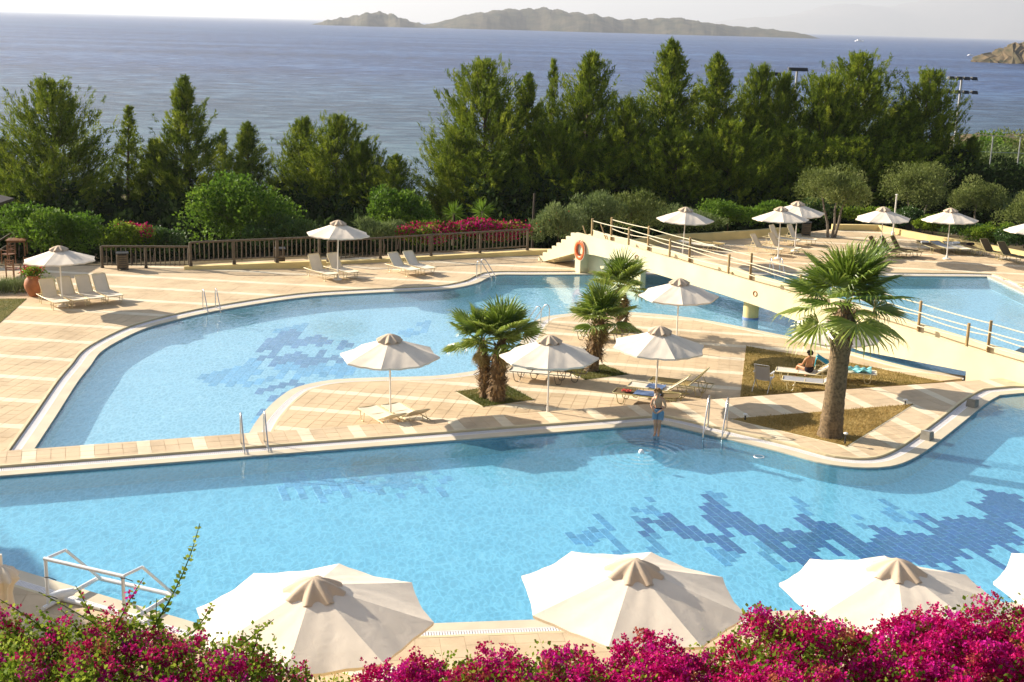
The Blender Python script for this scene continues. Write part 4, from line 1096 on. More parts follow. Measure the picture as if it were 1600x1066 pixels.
def on_lounger(px, h, along): 
    p = foot_at(px, h); return (p[0] + along * math.cos(h), p[1] + along * math.sin(h))
cloth('towel', 'blue towel spread on the brown lounger left of the boy', on_lounger((962, 626), h4, -0.05), (0.8, 0.5), h4, 'towel_blue', ZD + 0.355, 0.02, 2)
cloth('cloth', 'small red cloth on the foot of the brown lounger', on_lounger((962, 626), h4, 0.62), (0.28, 0.24), h4, 'towel_red', ZD + 0.355, 0.05, 3, 'cloth')
cloth('towel', 'blue striped towel on the cream lounger behind the boy', on_lounger((985, 616), h4, 0.15), (0.55, 0.5), h4, 'towel_blue', ZD + 0.355, 0.025, 4)
cloth('towel', 'printed white and turquoise towel crumpled on the lounger right of the palm trunk', on_lounger((1366, 598), h6, 0.45), (0.75, 0.5), h6, 'towel_print', ZD + 0.36, 0.12, 5)
# turquoise towel thrown over the raised back of that lounger
b = MB(); hh = 0.34; ca, sa = math.cos(rad(30)), math.sin(rad(30)); vs = []; fs = []
prof = [(-0.30, hh + .03)] + [(-0.30 - .74 * ca * q, hh + .74 * sa * q + .025) for q in (.3, .6, .9, 1.0)] + [(-0.98, hh + .30), (-1.0, hh + .08)]
k = 6
for (x, z) in prof:
    for i in range(k + 1): vs.append((x + .015 * math.sin(i * 2.0), (i / k - .5) * (0.6 if z > hh + .2 else .7), z - .015 * math.sin(i * 1.7)))
m = len(vs); vs += [(x + .004, y, z - .012) for x, y, z in vs]
for j in range(len(prof) - 1):
    for i in range(k):
        a = j * (k + 1) + i; q = (a, a + 1, a + k + 2, a + k + 1); fs += [q[::-1], tuple(v + m for v in q)]
b.add(vs, fs); o = b.build('towel', 'towel_turq', None, True); o.location = (lw[0], lw[1], ZD); o.rotation_euler = (0, 0, h6)
tag(o, 'turquoise towel hung over the raised lounger back right of the palm trunk', 'towel')
# rolled towels on two flat loungers
for i, (px, lab, mt) in enumerate([((1458, 396), 'white rolled towel on the first flat lounger before the hedge', 'white_plastic'), ((1500, 397.5), 'white rolled towel on the third flat lounger before the hedge', 'white_plastic'), ((1523, 399), 'dark rolled towel on the fourth flat lounger before the hedge', 'swim_black')]):
    q = g(px[0], px[1], ZD); b = MB(); b.tube([(-.22, 0, 0), (-.1, .01, .012), (.1, 0, .012), (.22, .01, 0)], [.06, .075, .075, .06], 12)
    o = b.build('rolled_towel', mt, None, True); o.location = (q[0] + (-.15 if i == 0 else 0.1), q[1] + 1.1, ZD + .415); o.rotation_euler = (0, 0, rad(15)); tag(o, lab, 'towel')
# small white table among the dark loungers
p = g(1372, 399, ZD); t = thing('side_table', 'low white round table beside the dark brown loungers', 'table', (p[0], p[1], ZD))
b = MB(); b.lathe([(0.36, .40), (0.38, .415), (0.38, .435), (0.36, .445)], n=24); b.build('table_top', 'white_plastic', t, True)
for k in range(3):
    b = MB(); a = k * 2.1; b.tube([(.12 * math.cos(a), .12 * math.sin(a), .4), (.28 * math.cos(a), .28 * math.sin(a), .0)], .018, 7); b.build('leg', 'white_plastic', t)

# ------------------------------------------------------------------ pool ladders
def ladder(px, level, zw, out_dir, label, gap=0.5, reach=0.45, tall=0.8):
    """px: mid of the inner feet on the coping; out_dir: angle pointing from land to water"""
    p = g(px[0], px[1], level)
    t = thing('pool_ladder', label, 'ladder', (p[0], p[1], level), out_dir, 'steel pool ladders')
    for s in (-1, 1):
        y = s * gap / 2; b = MB()
        pts = [(-0.28, y, 0.0), (-0.29, y, tall * .80), (-0.25, y, tall * .95), (-0.17, y, tall), (-0.07, y, tall * .95), (0.02, y, tall * .8), (reach - .05, y, 0.12), (reach, y, -0.02), (reach, y, -0.48)]
        b.tube(pts, 0.021, 10); b.build('handrail', 'steel', t, True)
        b = MB(); b.tube([(-0.28, y, .05), (reach - .03, y, .06)], 0.013, 7); b.build('brace', 'steel', t)
        b = MB(); b.lathe([(0.05, 0), (0.05, .015), (0.03, .02)], (-0.28, y, 0.0), 12); b.build('flange', 'steel', t)
    for k in range(2):
        b = MB(); b.box((reach, 0, -0.14 - .22 * k), (0.07, gap, 0.03)); b.build('step', 'steel', t)
    return t
wa = math.atan2(dw[1], dw[0])
ladder((397, 699), LU, WU, wa - PI / 2, 'pool ladder on the walkway between the two pools', 0.6, 0.5, 0.9)
ladder((1118, 674), LU, WU, rad(-108), 'pool ladder right of the boy at the near pool', 0.52, 0.5, 0.95)
ladder((330, 484), LD, WD, rad(-62), 'pool ladder on the far left curve of the terrace pool', 0.5)
ladder((757, 434), LD, WD, rad(-20), 'pool ladder at the far corner near the yellow wall', 0.5)
ladder((842, 508), LD, WD, rad(140), 'pool ladder behind the twin palm on the peninsula rim', 0.5)
ladder((1213, 430), LD, WD, rad(-80), 'pool ladder seen behind the footbridge ropes', 0.5)

# ------------------------------------------------------------------ small things round the near pool
for px, lab in (((1448, 686), 'grey stone starting block nearer the camera on the pool rim'), ((1519, 635), 'grey stone starting block farther along the pool rim')):
    p = g(px[0], px[1], LU); t = thing('starting_block', lab, 'block', (p[0], p[1], LU), rad(48), 'stone starting blocks')
    b = MB(); b.add([(-.15, -.14, 0), (.15, -.14, 0), (.15, .14, 0), (-.15, .14, 0), (-.135, -.125, .25), (.135, -.125, .21), (.135, .125, .21), (-.135, .125, .25)], [(0, 1, 5, 4), (1, 2, 6, 5), (2, 3, 7, 6), (3, 0, 4, 7), (4, 5, 6, 7)]); b.build('body', 'stone_block', t)
    b = MB(); b.add([(-.10, -.09, .249), (.10, -.09, .221), (.10, .09, .221), (-.10, .09, .249)], [(0, 1, 2, 3)]); b.build('top_plate', 'galvanised', t)
def garden_light(px, z, label, tall=0.34):
    p = g(px[0], px[1], z); t = thing('garden_light', label, 'lamp', (p[0], p[1], z), 0, 'small garden lights in the dry lawn')
    b = MB(); b.tube([(0, 0, 0), (0, 0, tall - .06)], 0.022, 8); b.build('stem', 'black_plastic', t)
    b = MB(); b.lathe([(0.03, tall - .05), (0.06, tall - .03), (0.062, tall - .01), (0.04, tall + .005), (0.01, tall + .01)], n=14); b.build('lamp_head', 'white_plastic', t, True)
garden_light((1320, 695), ZU, 'black garden light at the front corner of the dry lawn')
garden_light((1414, 634), ZU, 'garden light at the far tip of the dry lawn', 0.2)
garden_light((1164, 657), ZU, 'garden light at the left tip of the dry lawn', 0.2)
p = g(1002, 708, WU); o = MB(); o.lathe([(0.075 * math.sin(PI * i / 12) + 1e-4, -0.075 * math.cos(PI * i / 12)) for i in range(13)], n=20); o = o.build('ball', 'white_plastic', None, True); o.location = (p[0], p[1], WU + 0.03); tag(o, 'small white ball floating in the rippled pool', 'ball')
p = g(1186, 714, WU); b = MB(); b.tube([(.13 * math.cos(a), .13 * math.sin(a), .004) for a in np.linspace(0, 2 * PI, 25)], .016, 6); o = b.build('dive_ring', 'white_plastic', None, True); o.location = (p[0], p[1], WU); tag(o, 'thin white ring floating on the water near the ladder', 'ring')

# water polo goal of white pipes
q = lambda x, y, z=ZU: np.array([*g(x, y, z), z])
g0, g1 = q(76, 950), q(187, 977)
ax = (g1 - g0); wg = 1.75; ax = ax / np.linalg.norm(ax); bx_ = np.array([-ax[1], ax[0], 0]);
goal = thing('water_polo_goal', 'white pipe goal frame standing on the deck at the lower left', 'goal', tuple(g0), math.atan2(ax[1], ax[0]))
Hg, dg = 0.98, 0.75
def pipe(nm, pts, r=0.033): b = MB(); b.tube(pts, r, 10); return b.build(nm, 'white_plastic', goal, True)
pipe('post', [(0, 0, 0.04), (0, 0, Hg)]); pipe('post', [(wg, 0, 0.04), (wg, 0, Hg)])
pipe('crossbar', [(-.03, 0, Hg), (wg + .03, 0, Hg)], 0.037)
for x in (0, wg):
    pipe('top_bracket', [(x, 0, Hg), (x + .1, .42, Hg + .03)], 0.028)
    pipe('back_strut', [(x + .1, .42, Hg + .03), (x + .12, dg + .55, .08)], 0.028)
    pipe('base_rail', [(x, -.15, .05), (x + .02, dg + .6, .05)], 0.045)
pipe('base_rail', [(0, .32, .05), (wg, .32, .05)], 0.042); pipe('base_rail', [(0.02, dg + .6, .05), (wg + .02, dg + .6, .05)], 0.045)
b = MB(); b.tube([(-.12, .12, .12), (.02, .3, .14), (.1, .55, .12)], [.07, .1, .07], 12); b.build('float', 'white_plastic', goal, True)
for x, z in ((0, .62), (0, .25), (wg, .95)):
    b = MB(); b.tube([(x - .05, -.01, z), (x, -.05, z + .01), (x + .05, 0, z), (x + .18, .05, z - .05)], .008, 6); b.build('strap', 'black_plastic', goal)
# ------------------------------------------------------------------ footbridge over the far pool
BA = g(897, 423, ZD); BB = g(1508, 594, ZD)
ub_ = (BB - BA) / np.linalg.norm(BB - BA); nb = np.array([-ub_[1], ub_[0]])      # nb points away from the camera
LB = np.linalg.norm(BB - BA)
def on_face(px):
    """where a pixel meets the upright near side of the bridge: (s along, z)"""
    d = ray(*px); A = np.array([[d[0], -ub_[0]], [d[1], -ub_[1]]]); t, s = np.linalg.solve(A, BA); return s, CAM_H + t * d[2]
top_pts = sorted([on_face(p) for p in [(897, 363), (924, 369.5), (982, 384.5), (1046, 403.5), (1110, 421.5), (1200, 448), (1300, 479), (1400, 510), (1508, 543), (1600, 569.5), (1680, 592)]])
bot_pts = sorted([on_face(p) for p in [(899, 396), (925, 398), (959, 406), (1002, 421), (1047, 435), (1125, 459), (1200, 484), (1270, 512), (1337, 547), (1400, 559), (1508, 580)]])
tops = lambda s: float(np.interp(s, [p[0] for p in top_pts], [p[1] for p in top_pts])); bots = lambda s: float(np.interp(s, [p[0] for p in bot_pts], [p[1] for p in bot_pts]))
bridge = thing('footbridge', 'cream footbridge with stairs, rope railing and a long ramp over the far pool', 'bridge', (0, 0, 0))
BW, PT = 1.5, 0.16
C1 = g(1600, 587, ZD); C2 = C1 + np.array([4.0, 0.9])
def edge_pt(s, t): return BA + ub_ * s + nb * t
S_END = on_face((1680, 592))[0]
SS = list(np.linspace(0, LB, 44)) + list(np.linspace(LB + .02, S_END, 14))
top2 = lambda s: max(tops(s), ZU + .1)
def bot2(s): return max(bots(s), ZD - .3) if s <= LB else ZD - .5
flo = lambda s: max(ZU + 0.012 if s > LB else ZD + .02, top2(s) - 0.40)
def sweep(name, t0, t1, zt, zb, mat):
    b = MB(); vs = []; fs = []
    for s in SS:
        a, c = edge_pt(s, t0), edge_pt(s, t1)
        vs += [(a[0], a[1], zb(s)), (a[0], a[1], zt(s)), (c[0], c[1], zt(s)), (c[0], c[1], zb(s))]
    for i in range(len(SS) - 1):
        for k in range(4):
            k2 = (k + 1) % 4; fs.append((i * 4 + k, i * 4 + k2, (i + 1) * 4 + k2, (i + 1) * 4 + k)[::-1])
    fs.append((0, 1, 2, 3)[::-1]); m = (len(SS) - 1) * 4; fs.append((m, m + 1, m + 2, m + 3))
    b.add(vs, fs); return b.build(name, mat, bridge)
sweep('parapet', 0, PT, top2, bot2, 'bridge_plaster')
sweep('deck_slab', PT + .002, BW - PT - .002, flo, lambda s: bot2(s) + .02, 'bridge_floor')
sweep('parapet', BW - PT, BW, lambda s: top2(s) - .08, lambda s: bot2(s) + .01, 'bridge_plaster')
# stairs at the far left end
run, nst = 2.9, 8; zt0 = flo(0.0)
for k in range(nst):
    z1 = zt0 - (zt0 - ZD) * (k + 0.0) / nst; s0 = -run * k / nst; s1 = -run * (k + 1) / nst
    a = [edge_pt(s, t) for s, t in ((s0, PT), (s1, PT), (s1, BW - PT), (s0, BW - PT))]
    b = MB(); b.prism([tuple(p) for p in a], z1 - 0.45, z1 - (zt0 - ZD) / nst * 0.0 - .005, True); b.build('step', 'bridge_plaster', bridge)
for t0 in (0.0, BW - PT):
    b = MB()
    for k in range(nst):
        z1 = top2(0) - 0.06 - (top2(0) - ZD - .1) * k / nst; s0 = -run * k / nst; s1 = -run * (k + 1) / nst
        zb0 = max(ZD, bots(0) - (bots(0) - ZD) * (k / nst) * 1.15); zb1 = max(ZD - .02, bots(0) - (bots(0) - ZD) * ((k + 1) / nst) * 1.15)
        a, c = edge_pt(s0, t0), edge_pt(s1, t0); a2, c2 = edge_pt(s0, t0 + PT - .003), edge_pt(s1, t0 + PT - .003)
        b.add([(*a, zb0), (*c, zb1), (*c, z1), (*a, z1), (*a2, zb0), (*c2, zb1), (*c2, z1), (*a2, z1)], [(0, 1, 2, 3), (7, 6, 5, 4), (3, 2, 6, 7), (1, 5, 6, 2), (0, 4, 5, 1), (0, 3, 7, 4)])
    b.build('stair_stringer', 'bridge_plaster', bridge)
# wall pier at the head of the stairs, abutment, round column in the water
b = MB(); a = [edge_pt(s, t) for s, t in ((0.02, .02), (.42, .02), (.42, BW - .02), (.02, BW - .02))]; b.prism([tuple(p) for p in a], ZD - .1, bots(0.2) + .15); b.build('pier', 'bridge_plaster', bridge)
b = MB(); a = [edge_pt(s, t) for s, t in ((.42, .5), (4.2, .5), (4.2, .8), (.42, .8))]; b.prism([tuple(p) for p in a], LD - .6, bots(3) + .1); b.build('abutment', 'bridge_plaster', bridge)
cs_ = min(np.arange(1, LB, .05), key=lambda q: abs(proj((*edge_pt(q, .6), 0.2))[0] - 1174)); colp = edge_pt(cs_, .6)
b = MB(); b.lathe([(0.31, -1.3), (0.31, bots(cs_) + .3)], n=28); o = b.build('column', 'yellow_wall', bridge, True); o.location = (colp[0], colp[1], 0)
b = MB(); b.lathe([(0.33, WD - .5), (0.33, WD + .06)], n=28); o2 = b.build('tile_collar', 'mosaic_lilac', o, True)
# posts and two ropes on each side
def solve_s(px, t):
    best = min(np.arange(0.2, S_END, .05), key=lambda s: abs(proj((*edge_pt(s, t), flo(s) + .6))[0] - px)); return float(best)
tn, tf = PT + .06, BW - PT - .06
near_s = [solve_s(x, tn) for x in (925, 982, 1046, 1139, 1250, 1366, 1511, 1650)]
far_s = [solve_s(x, tf) for x in (955, 1013, 1078, 1174, 1290, 1437, 1546, 1670)]
for t, lst in ((tn, near_s), (tf, far_s)):
    for s in lst:
        p = edge_pt(s, t); b = MB(); b.tube([(*p, flo(s) - .05), (*p, flo(s) + 1.18)], 0.052, 9); b.build('railing_post', 'wood_post', bridge, True)
    for hgt in (1.08, 0.66):
        for s0, s1 in zip(lst[:-1], lst[1:]):
            b = MB(); pts = []
            for k in range(9):
                q = k / 8; s = s0 + (s1 - s0) * q; p = edge_pt(s, t); zz = (flo(s0) * (1 - q) + flo(s1) * q) + hgt - 0.05 * 4 * q * (1 - q) * (1.6 if hgt < 1 else .5); pts.append((*p, zz))
            b.tube(pts, 0.02, 6); b.build('rope', 'rope', bridge, True)
# handrail struts at the stair head
for t in (tn, tf):
    p = edge_pt(.25, t); r2 = edge_pt(.75, t); b = MB(); b.tube([(*p, flo(.3) + .75), (*r2, flo(.7))], .03, 7); b.build('brace', 'wood_post', bridge)
# little flush lamps on the side
for px in ((995, 402), (1180, 459)):
    s, z = on_face(px); p = edge_pt(s, -.012); b = MB(); n3 = np.array([nb[0], nb[1], 0]); u3 = np.array([ub_[0], ub_[1], 0])
    ring = []; 
    for k in range(17): a = 2 * PI * k / 16; ring.append(np.array([*p, z]) + .10 * (math.cos(a) * u3 + math.sin(a) * np.array([0, 0, 1])))
    b.tube(ring, .018, 6); b.build('side_lamp', 'terracotta', bridge, True)
for s in (9.0, 16.5):
    p = edge_pt(s, BW - PT - .03); b = MB(); b.box((*p, flo(s) + .12), (.12, .06, .12), math.atan2(ub_[1], ub_[0])); b.build('step_light', 'frame_cream', bridge)
# life ring
s, z = on_face((908, 391)); p = edge_pt(s, -.07); b = MB(); vs = []; fs = []; nA, nB = 28, 10
u3 = np.array([ub_[0], ub_[1], 0]); n3 = np.array([nb[0], nb[1], 0])
for i in range(nA):
    a = 2 * PI * i / nA; e = math.cos(a) * u3 + math.sin(a) * np.array([0, 0, 1.0])
    for j in range(nB):
        c = 2 * PI * j / nB; vs.append(e * (.30 + .085 * math.cos(c)) + n3 * .06 * math.sin(c))
for i in range(nA):
    for j in range(nB):
        fs.append((i * nB + j, ((i + 1) % nA) * nB + j, ((i + 1) % nA) * nB + (j + 1) % nB, i * nB + (j + 1) % nB))
ring = thing('life_ring', 'orange life ring hung on the bridge pier by the stairs', 'life ring', (*p, z))
b.add(vs, fs); o = b.build('ring', 'orange', ring, True); o.scale = (1, 1, 1.25)
b = MB()
pts = [(.40 * math.cos(a) * u3 + .5 * math.sin(a) * np.array([0, 0, 1]) - n3 * .03) for a in np.linspace(0, 2 * PI, 33)]
b.tube(pts, .012, 6); b.build('grab_rope', 'rope', ring)
b = MB(); b.tube([np.array([0, 0, .42]) + n3 * .06, np.array([0, 0, .5]) + n3 * .02, np.array([0, 0, .42]) - n3 * .09], .015, 6); b.build('hook', 'galvanised', ring)

# ------------------------------------------------------------------ wooden fences
def fence(a, c, za, zc, label, n_post, hgt=0.98, sp=0.205, group='wooden balustrades'):
    a, c = np.array(a), np.array(c); d = c - a; L = np.linalg.norm(d); ang = math.atan2(d[1], d[0])
    t = thing('fence', label, 'fence', (a[0], a[1], za), ang, group); dz = zc - za
    for z, r in ((hgt, .05), (0.14, .035), ):
        b = MB(); b.tube([(0, 0, z), (L / 2, 0, z + dz / 2), (L, 0, z + dz)], r, 8); b.build('rail', 'wood_fence', t, True)
    for k in range(n_post):
        q = k / (n_post - 1); b = MB(); b.tube([(L * q, 0, -.25 + dz * q), (L * q, 0, hgt + dz * q)], .065, 8); b.build('post', 'wood_fence', t, True)
        b = MB(); b.tube([(L * q, 0, -.30 + dz * q), (L * q, 0, .06 + dz * q)], .085, 8); b.build('post_foot', 'wood_dark', t)
    b = MB(); b.tube([(0, 0, 0.1), (0, 0, hgt)], .024, 7); me = b.mesh('baluster', 'wood_fence')
    n = int(L / sp)
    for k in range(1, n):
        o = link('baluster', me, t); o.location = (L * k / n, 0, dz * k / n)
    return t
f1a, f1b = g(160, 418.5, ZD), g(296, 419, ZD); fence(f1a, f1b, ZD, ZD, 'dark wooden balustrade behind the left umbrella, the shortest run', 3)
f2a, f2b = g(298, 412.5, ZD + .25), g(499, 403.5, ZD + .45); fence(f2a, f2b, ZD + .25, ZD + .45, 'dark wooden balustrade on a yellow kerb left of the fence umbrella', 4)
f3a, f3b = g(513, 409, ZD + .12), g(824, 389, ZD + .3); fence(f3a, f3b, ZD + .12, ZD + .3, 'long dark wooden balustrade in front of the magenta bougainvillea', 5)
def kerb_wall(pts, h0, label, mat='yellow_wall', th=0.25, depth=0.0):
    pts = [np.array(p) for p in pts]; b = MB()
    P = offset_path(line_path(pts, 0.8), -th / 2); Q = offset_path(line_path(pts, 0.8), th / 2)
    o = None
    n = len(P); hs = h0 if hasattr(h0, '__len__') else (h0, h0)
    vs = []; fs = []
    for i in range(n):
        z1 = ZD + hs[0] + (hs[1] - hs[0]) * i / (n - 1)
        vs += [(P[i][0], P[i][1], ZD - .3), (P[i][0], P[i][1], z1), (Q[i][0], Q[i][1], z1), (Q[i][0], Q[i][1], ZD - .3)]
    for i in range(n - 1):
        for k in range(4): k2 = (k + 1) % 4; fs.append((i * 4 + k, i * 4 + k2, (i + 1) * 4 + k2, (i + 1) * 4 + k)[::-1])
    fs += [(0, 1, 2, 3), ((n - 1) * 4 + 3, (n - 1) * 4 + 2, (n - 1) * 4 + 1, (n - 1) * 4)]
    b.add(vs, fs); return tag(b.build('kerb_wall', mat), label, 'wall')
kerb_wall([f2a + [-.3, 0], f2b + [.3, .1]], (.14, .34), 'low yellow kerb wall under the middle balustrade', th=.3)
kerb_wall([g(470, 420, ZD), f3a + [0, 0], f3b + [1.2, .5]], (.10, .24), 'low yellow kerb wall under the long balustrade', th=.3)
kerb_wall([g(985, 388, ZD), g(1040, 379, ZD), g(1110, 376, ZD), g(1180, 371, ZD), g(1228, 367, ZD)], .42, 'yellow planter wall below the green hedge behind the bridge', th=.3)
kerb_wall([g(1300, 359, ZD), g(1372, 360, ZD), g(1400, 366, ZD), g(1450, 376, ZD), g(1530, 389, ZD), g(1640, 411, ZD)], .32, 'yellow planter wall curving below the right hedge', th=.3)

# slatted bins
def bin_(px, z, label, dark):
    p = g(px[0], px[1], z); t = thing('slatted_bin', label, 'bin', (p[0], p[1], z), rad(random.uniform(-20, 20)), 'slatted wooden bins')
    w, h = .42, .72; m1 = 'wood_dark' if dark else 'wood_fence'
    for sx in (-1, 1):
        for sy in (-1, 1):
            b = MB(); b.box((sx * (w / 2), sy * (w / 2), h / 2), (.06, .06, h)); b.build('leg', m1, t)
    for k in range(6):
        z0 = .16 + k * .095
        for rz in range(4):
            b = MB(); a = rz * PI / 2; b.box((math.sin(a) * (w / 2 + .025), -math.cos(a) * (w / 2 + .025), z0), (w - .02, .022, .07), a); b.build('slat', 'wood_fence' if not dark else 'wood_dark', t)
    b = MB(); b.box((0, 0, h + .03), (w + .12, w + .12, .05)); b.build('lid', 'black_plastic', t)
    b = MB(); b.box((0, 0, h / 2), (w - .08, w - .08, h - .1)); b.build('liner', 'black_plastic', t)
bin_((192, 421), ZD, 'slatted wooden bin with black lid before the leftmost balustrade', False)
bin_((437, 413), ZD, 'dark slatted bin before the middle balustrade', True)
bin_((1259, 368), ZD, 'slatted bin beside the olive tree on the far terrace', False)

# tall bare wooden pole behind the balustrade end
pp = g(832, 386, ZD); b = MB(); b.tube([(pp[0], pp[1] + 1, -1), (pp[0] + .03, pp[1] + 1, 2.3)], [.07, .055], 8); tag(b.build('wooden_pole', 'wood_dark', None, True), 'bare dark wooden pole behind the end of the long balustrade', 'pole')
pp = g(1395, 367, ZD); b = MB(); b.tube([(pp[0], pp[1], ZD), (pp[0], pp[1], ZD + 2.3)], .045, 8); b.lathe([(.1, 0), (.1, .16), (.05, .2)], (pp[0], pp[1], ZD), 10); b.tube([(pp[0], pp[1], ZD + 2.3), (pp[0], pp[1], ZD + 2.34)], [.09, .05], 10); tag(b.build('shower_post', 'white_pole', None, True), 'thin pale post standing on the planter wall behind an umbrella', 'post')

# ------------------------------------------------------------------ cafe corner at the left edge
def table(pos, z, rz, label):
    t = thing('cafe_table', label, 'table', (pos[0], pos[1], z), rz, 'wooden tables at the left edge')
    for k in range(5): b = MB(); b.box((-.36 + .18 * k, 0, .72), (.165, .8, .035)); b.build('plank', 'wood_red', t)
    b = MB(); b.box((0, 0, .67), (.82, .72, .06)); b.build('apron', 'wood_red', t)
    for sx in (-1, 1):
        for sy in (-1, 1): b = MB(); b.box((sx * .37, sy * .33, .33), (.06, .06, .66)); b.build('leg', 'wood_red', t)
def chair(pos, z, rz, label):
    t = thing('cafe_chair', label, 'chair', (pos[0], pos[1], z), rz, 'wooden chairs at the left edge')
    b = MB(); b.box((0, 0, .44), (.46, .46, .035)); b.build('seat', 'wood_red', t)
    for sx in (-1, 1):
        for sy in (-1, 1):
            hgt = .9 if sx < 0 else .62
            b = MB(); b.box((sx * .21, sy * .21, hgt / 2), (.04, .04, hgt)); b.build('leg', 'wood_red', t)
        b = MB(); b.box((0.0, sx * .22, .63), (.46, .05, .03)); b.build('armrest', 'wood_red', t)
    for k in range(4): b = MB(); b.box((-.215, 0, .54 + .1 * k), (.02, .4, .05)); b.build('slat', 'wood_red', t)
table(g(28, 398, ZD), ZD, .2, 'wooden table seen at the left edge below the railing')
table(g(-22, 415, ZD), ZD, .2, 'wooden table cut by the left edge')
chair(g(14, 412, ZD), ZD, 2.6, 'wooden armchair at the left edge beside the farther table')
chair(g(22, 436, ZD), ZD, 1.2, 'wooden armchair behind the lavender hedge, the left one')
chair(g(47, 432, ZD), ZD, 1.9, 'wooden armchair behind the lavender hedge beside the terracotta pot')
# steel-dark railing rising to the pavilion
rl = thing('handrail', 'weathered wooden handrail slanting up behind the cafe corner', 'railing', (*g(-10, 395, ZD), ZD))
P0 = np.array([0, 0, 0.9]); o_ = np.array([*g(-10, 395, ZD), ZD])
tp = [at(x, y, o_[1] + 2) - o_ for x, y in ((-30, 395), (22, 362), (62, 361), (95, 361))]
b = MB(); b.tube(tp, .05, 8); b.build('rail', 'wood_fence', rl, True)
tq = [p - np.array([0, 0, .45]) for p in tp]; b = MB(); b.tube(tq, .04, 8); b.build('rail', 'wood_fence', rl, True)
for p in (tp[1], tp[2], tp[3], tp[0]): b = MB(); b.tube([p, p * [1, 1, 0] + np.array([0, 0, -.4])], .05, 7); b.build('post', 'wood_fence', rl)
# pavilion corner
pv_ = thing('pavilion', 'dark timber pavilion corner with a sloping roof at the left edge', 'pavilion', (*g(-25, 412, ZD), ZD))
o_ = np.array([*g(-25, 412, ZD), ZD])
e = at(-30, 324, o_[1]) - o_
b = MB(); b.box((e[0] - .12, 0, e[2] / 2 - .2), (.16, .16, e[2] + .4)); b.build('post', 'wood_dark', pv_)
b = MB(); b.add([(e[0] + .25, -.3, e[2]), (e[0] + .25, 3.2, e[2]), (e[0] - 4, 3.2, e[2] - .9 + 1.8), (e[0] - 4, -.3, e[2] + .9), (e[0] + .25, -.3, e[2] - .12), (e[0] + .25, 3.2, e[2] - .12), (e[0] - 4, 3.2, e[2] + .78), (e[0] - 4, -.3, e[2] + .78)], [(0, 1, 2, 3), (7, 6, 5, 4), (0, 4, 5, 1), (0, 3, 7, 4), (1, 5, 6, 2), (3, 2, 6, 7)]); b.build('roof', 'wood_dark', pv_)
# terracotta pot
pt = g(54, 463, ZD); pot = thing('terracotta_pot', 'big round terracotta jar with red flowers beside the loungers', 'pot', (pt[0], pt[1], ZD))
b = MB(); b.lathe([(.18, 0), (.24, .1), (.36, .35), (.38, .5), (.33, .68), (.24, .78), (.25, .83), (.29, .86), (.27, .87), (.2, .82)], n=28); b.build('jar', 'terracotta', pot, True)
n = 500; P = rng.normal(0, 1, (n, 3)) * [.16, .16, .09] + [0, 0, .98]; D = unit(P - [0, 0, .75] + rng.normal(0, .15, (n, 3)))
link('foliage', tri_mesh('foliage', leaf_faces(P, D, .12, .08), 4, 'leaf_green', rng.uniform(.4, 1, n)), pot)
n = 160; P = rng.normal(0, 1, (n, 3)) * [.2, .2, .08] + [0, 0, 1.1]; link('blossoms', tri_mesh('blossoms', leaf_faces(P, rand_dirs(n, .6), .07, .06), 4, 'flower_red', rng.uniform(0, 1, n)), pot)

# ------------------------------------------------------------------ floodlight masts and mesh fence of the court far right
def mast(px_top, Y, label, arms=2, w=1.3, hgt=None):
    tpp = at(px_top[0], px_top[1], Y); gz = ground_z(tpp[0], Y)
    t = thing('floodlight_mast', label, 'floodlight', (tpp[0], Y, gz), 0, 'floodlight masts of the court'); H = tpp[2] - gz
    b = MB(); b.tube([(0, 0, 0), (0, 0, H)], [.14, .09], 8); b.build('mast', 'galvanised', t, True)
    for k in range(arms):
        z = H - .15 - k * 1.15; ww = w * (1 + .15 * k)
        b = MB(); b.box((0, -.1, z), (2 * ww, .12, .12)); b.build('crossarm', 'galvanised', t)
        for q in range(4):
            x = -ww + ww * 2 * (q + .5) / 4; b = MB(); b.add([(x - .26, -.5, z - .12), (x + .26, -.5, z - .12), (x + .26, .1, z + .16), (x - .26, .1, z + .16), (x - .2, -.4, z + .16), (x + .2, -.4, z + .16)], [(0, 1, 2, 3), (0, 4, 5, 1), (4, 3, 2, 5), (0, 3, 4), (1, 5, 2)]); b.build('lamp_head', 'black_plastic', t)
mast((1503, 120), 112, 'floodlight mast with two crossarms standing clear against the sea')
mast((1246, 106), 108, 'floodlight mast with one arm showing just above the pine tops', 1, .75)
mast((1205, 113), 110, 'floodlight head half hidden in the pines', 1, .7)
cf = thing('mesh_fence', 'tall wire mesh fence round the sandy court on the right', 'fence', (*at(1530, 270, 92)[:2], at(1530, 285, 92)[2]))
o_ = np.array(cf.location)
pp = [(1500, 208), (1552, 212), (1595, 214), (1640, 218)]
tops_ = [at(x, y, 92 + 2 * i) for i, (x, y) in enumerate(pp)]
for tpt in tops_:
    b = MB(); b.tube([tpt - o_, np.array([tpt[0], tpt[1], ground_z(tpt[0], tpt[1]) - .2]) - o_], .045, 6); b.build('post', 'galvanised', cf)
for a, c in zip(tops_[:-1], tops_[1:]):
    for dz in (0, -1.2, -2.4):
        b = MB(); b.tube([a - o_ + [0, 0, dz], c - o_ + [0, 0, dz]], .018, 5); b.build('wire', 'galvanised', cf)
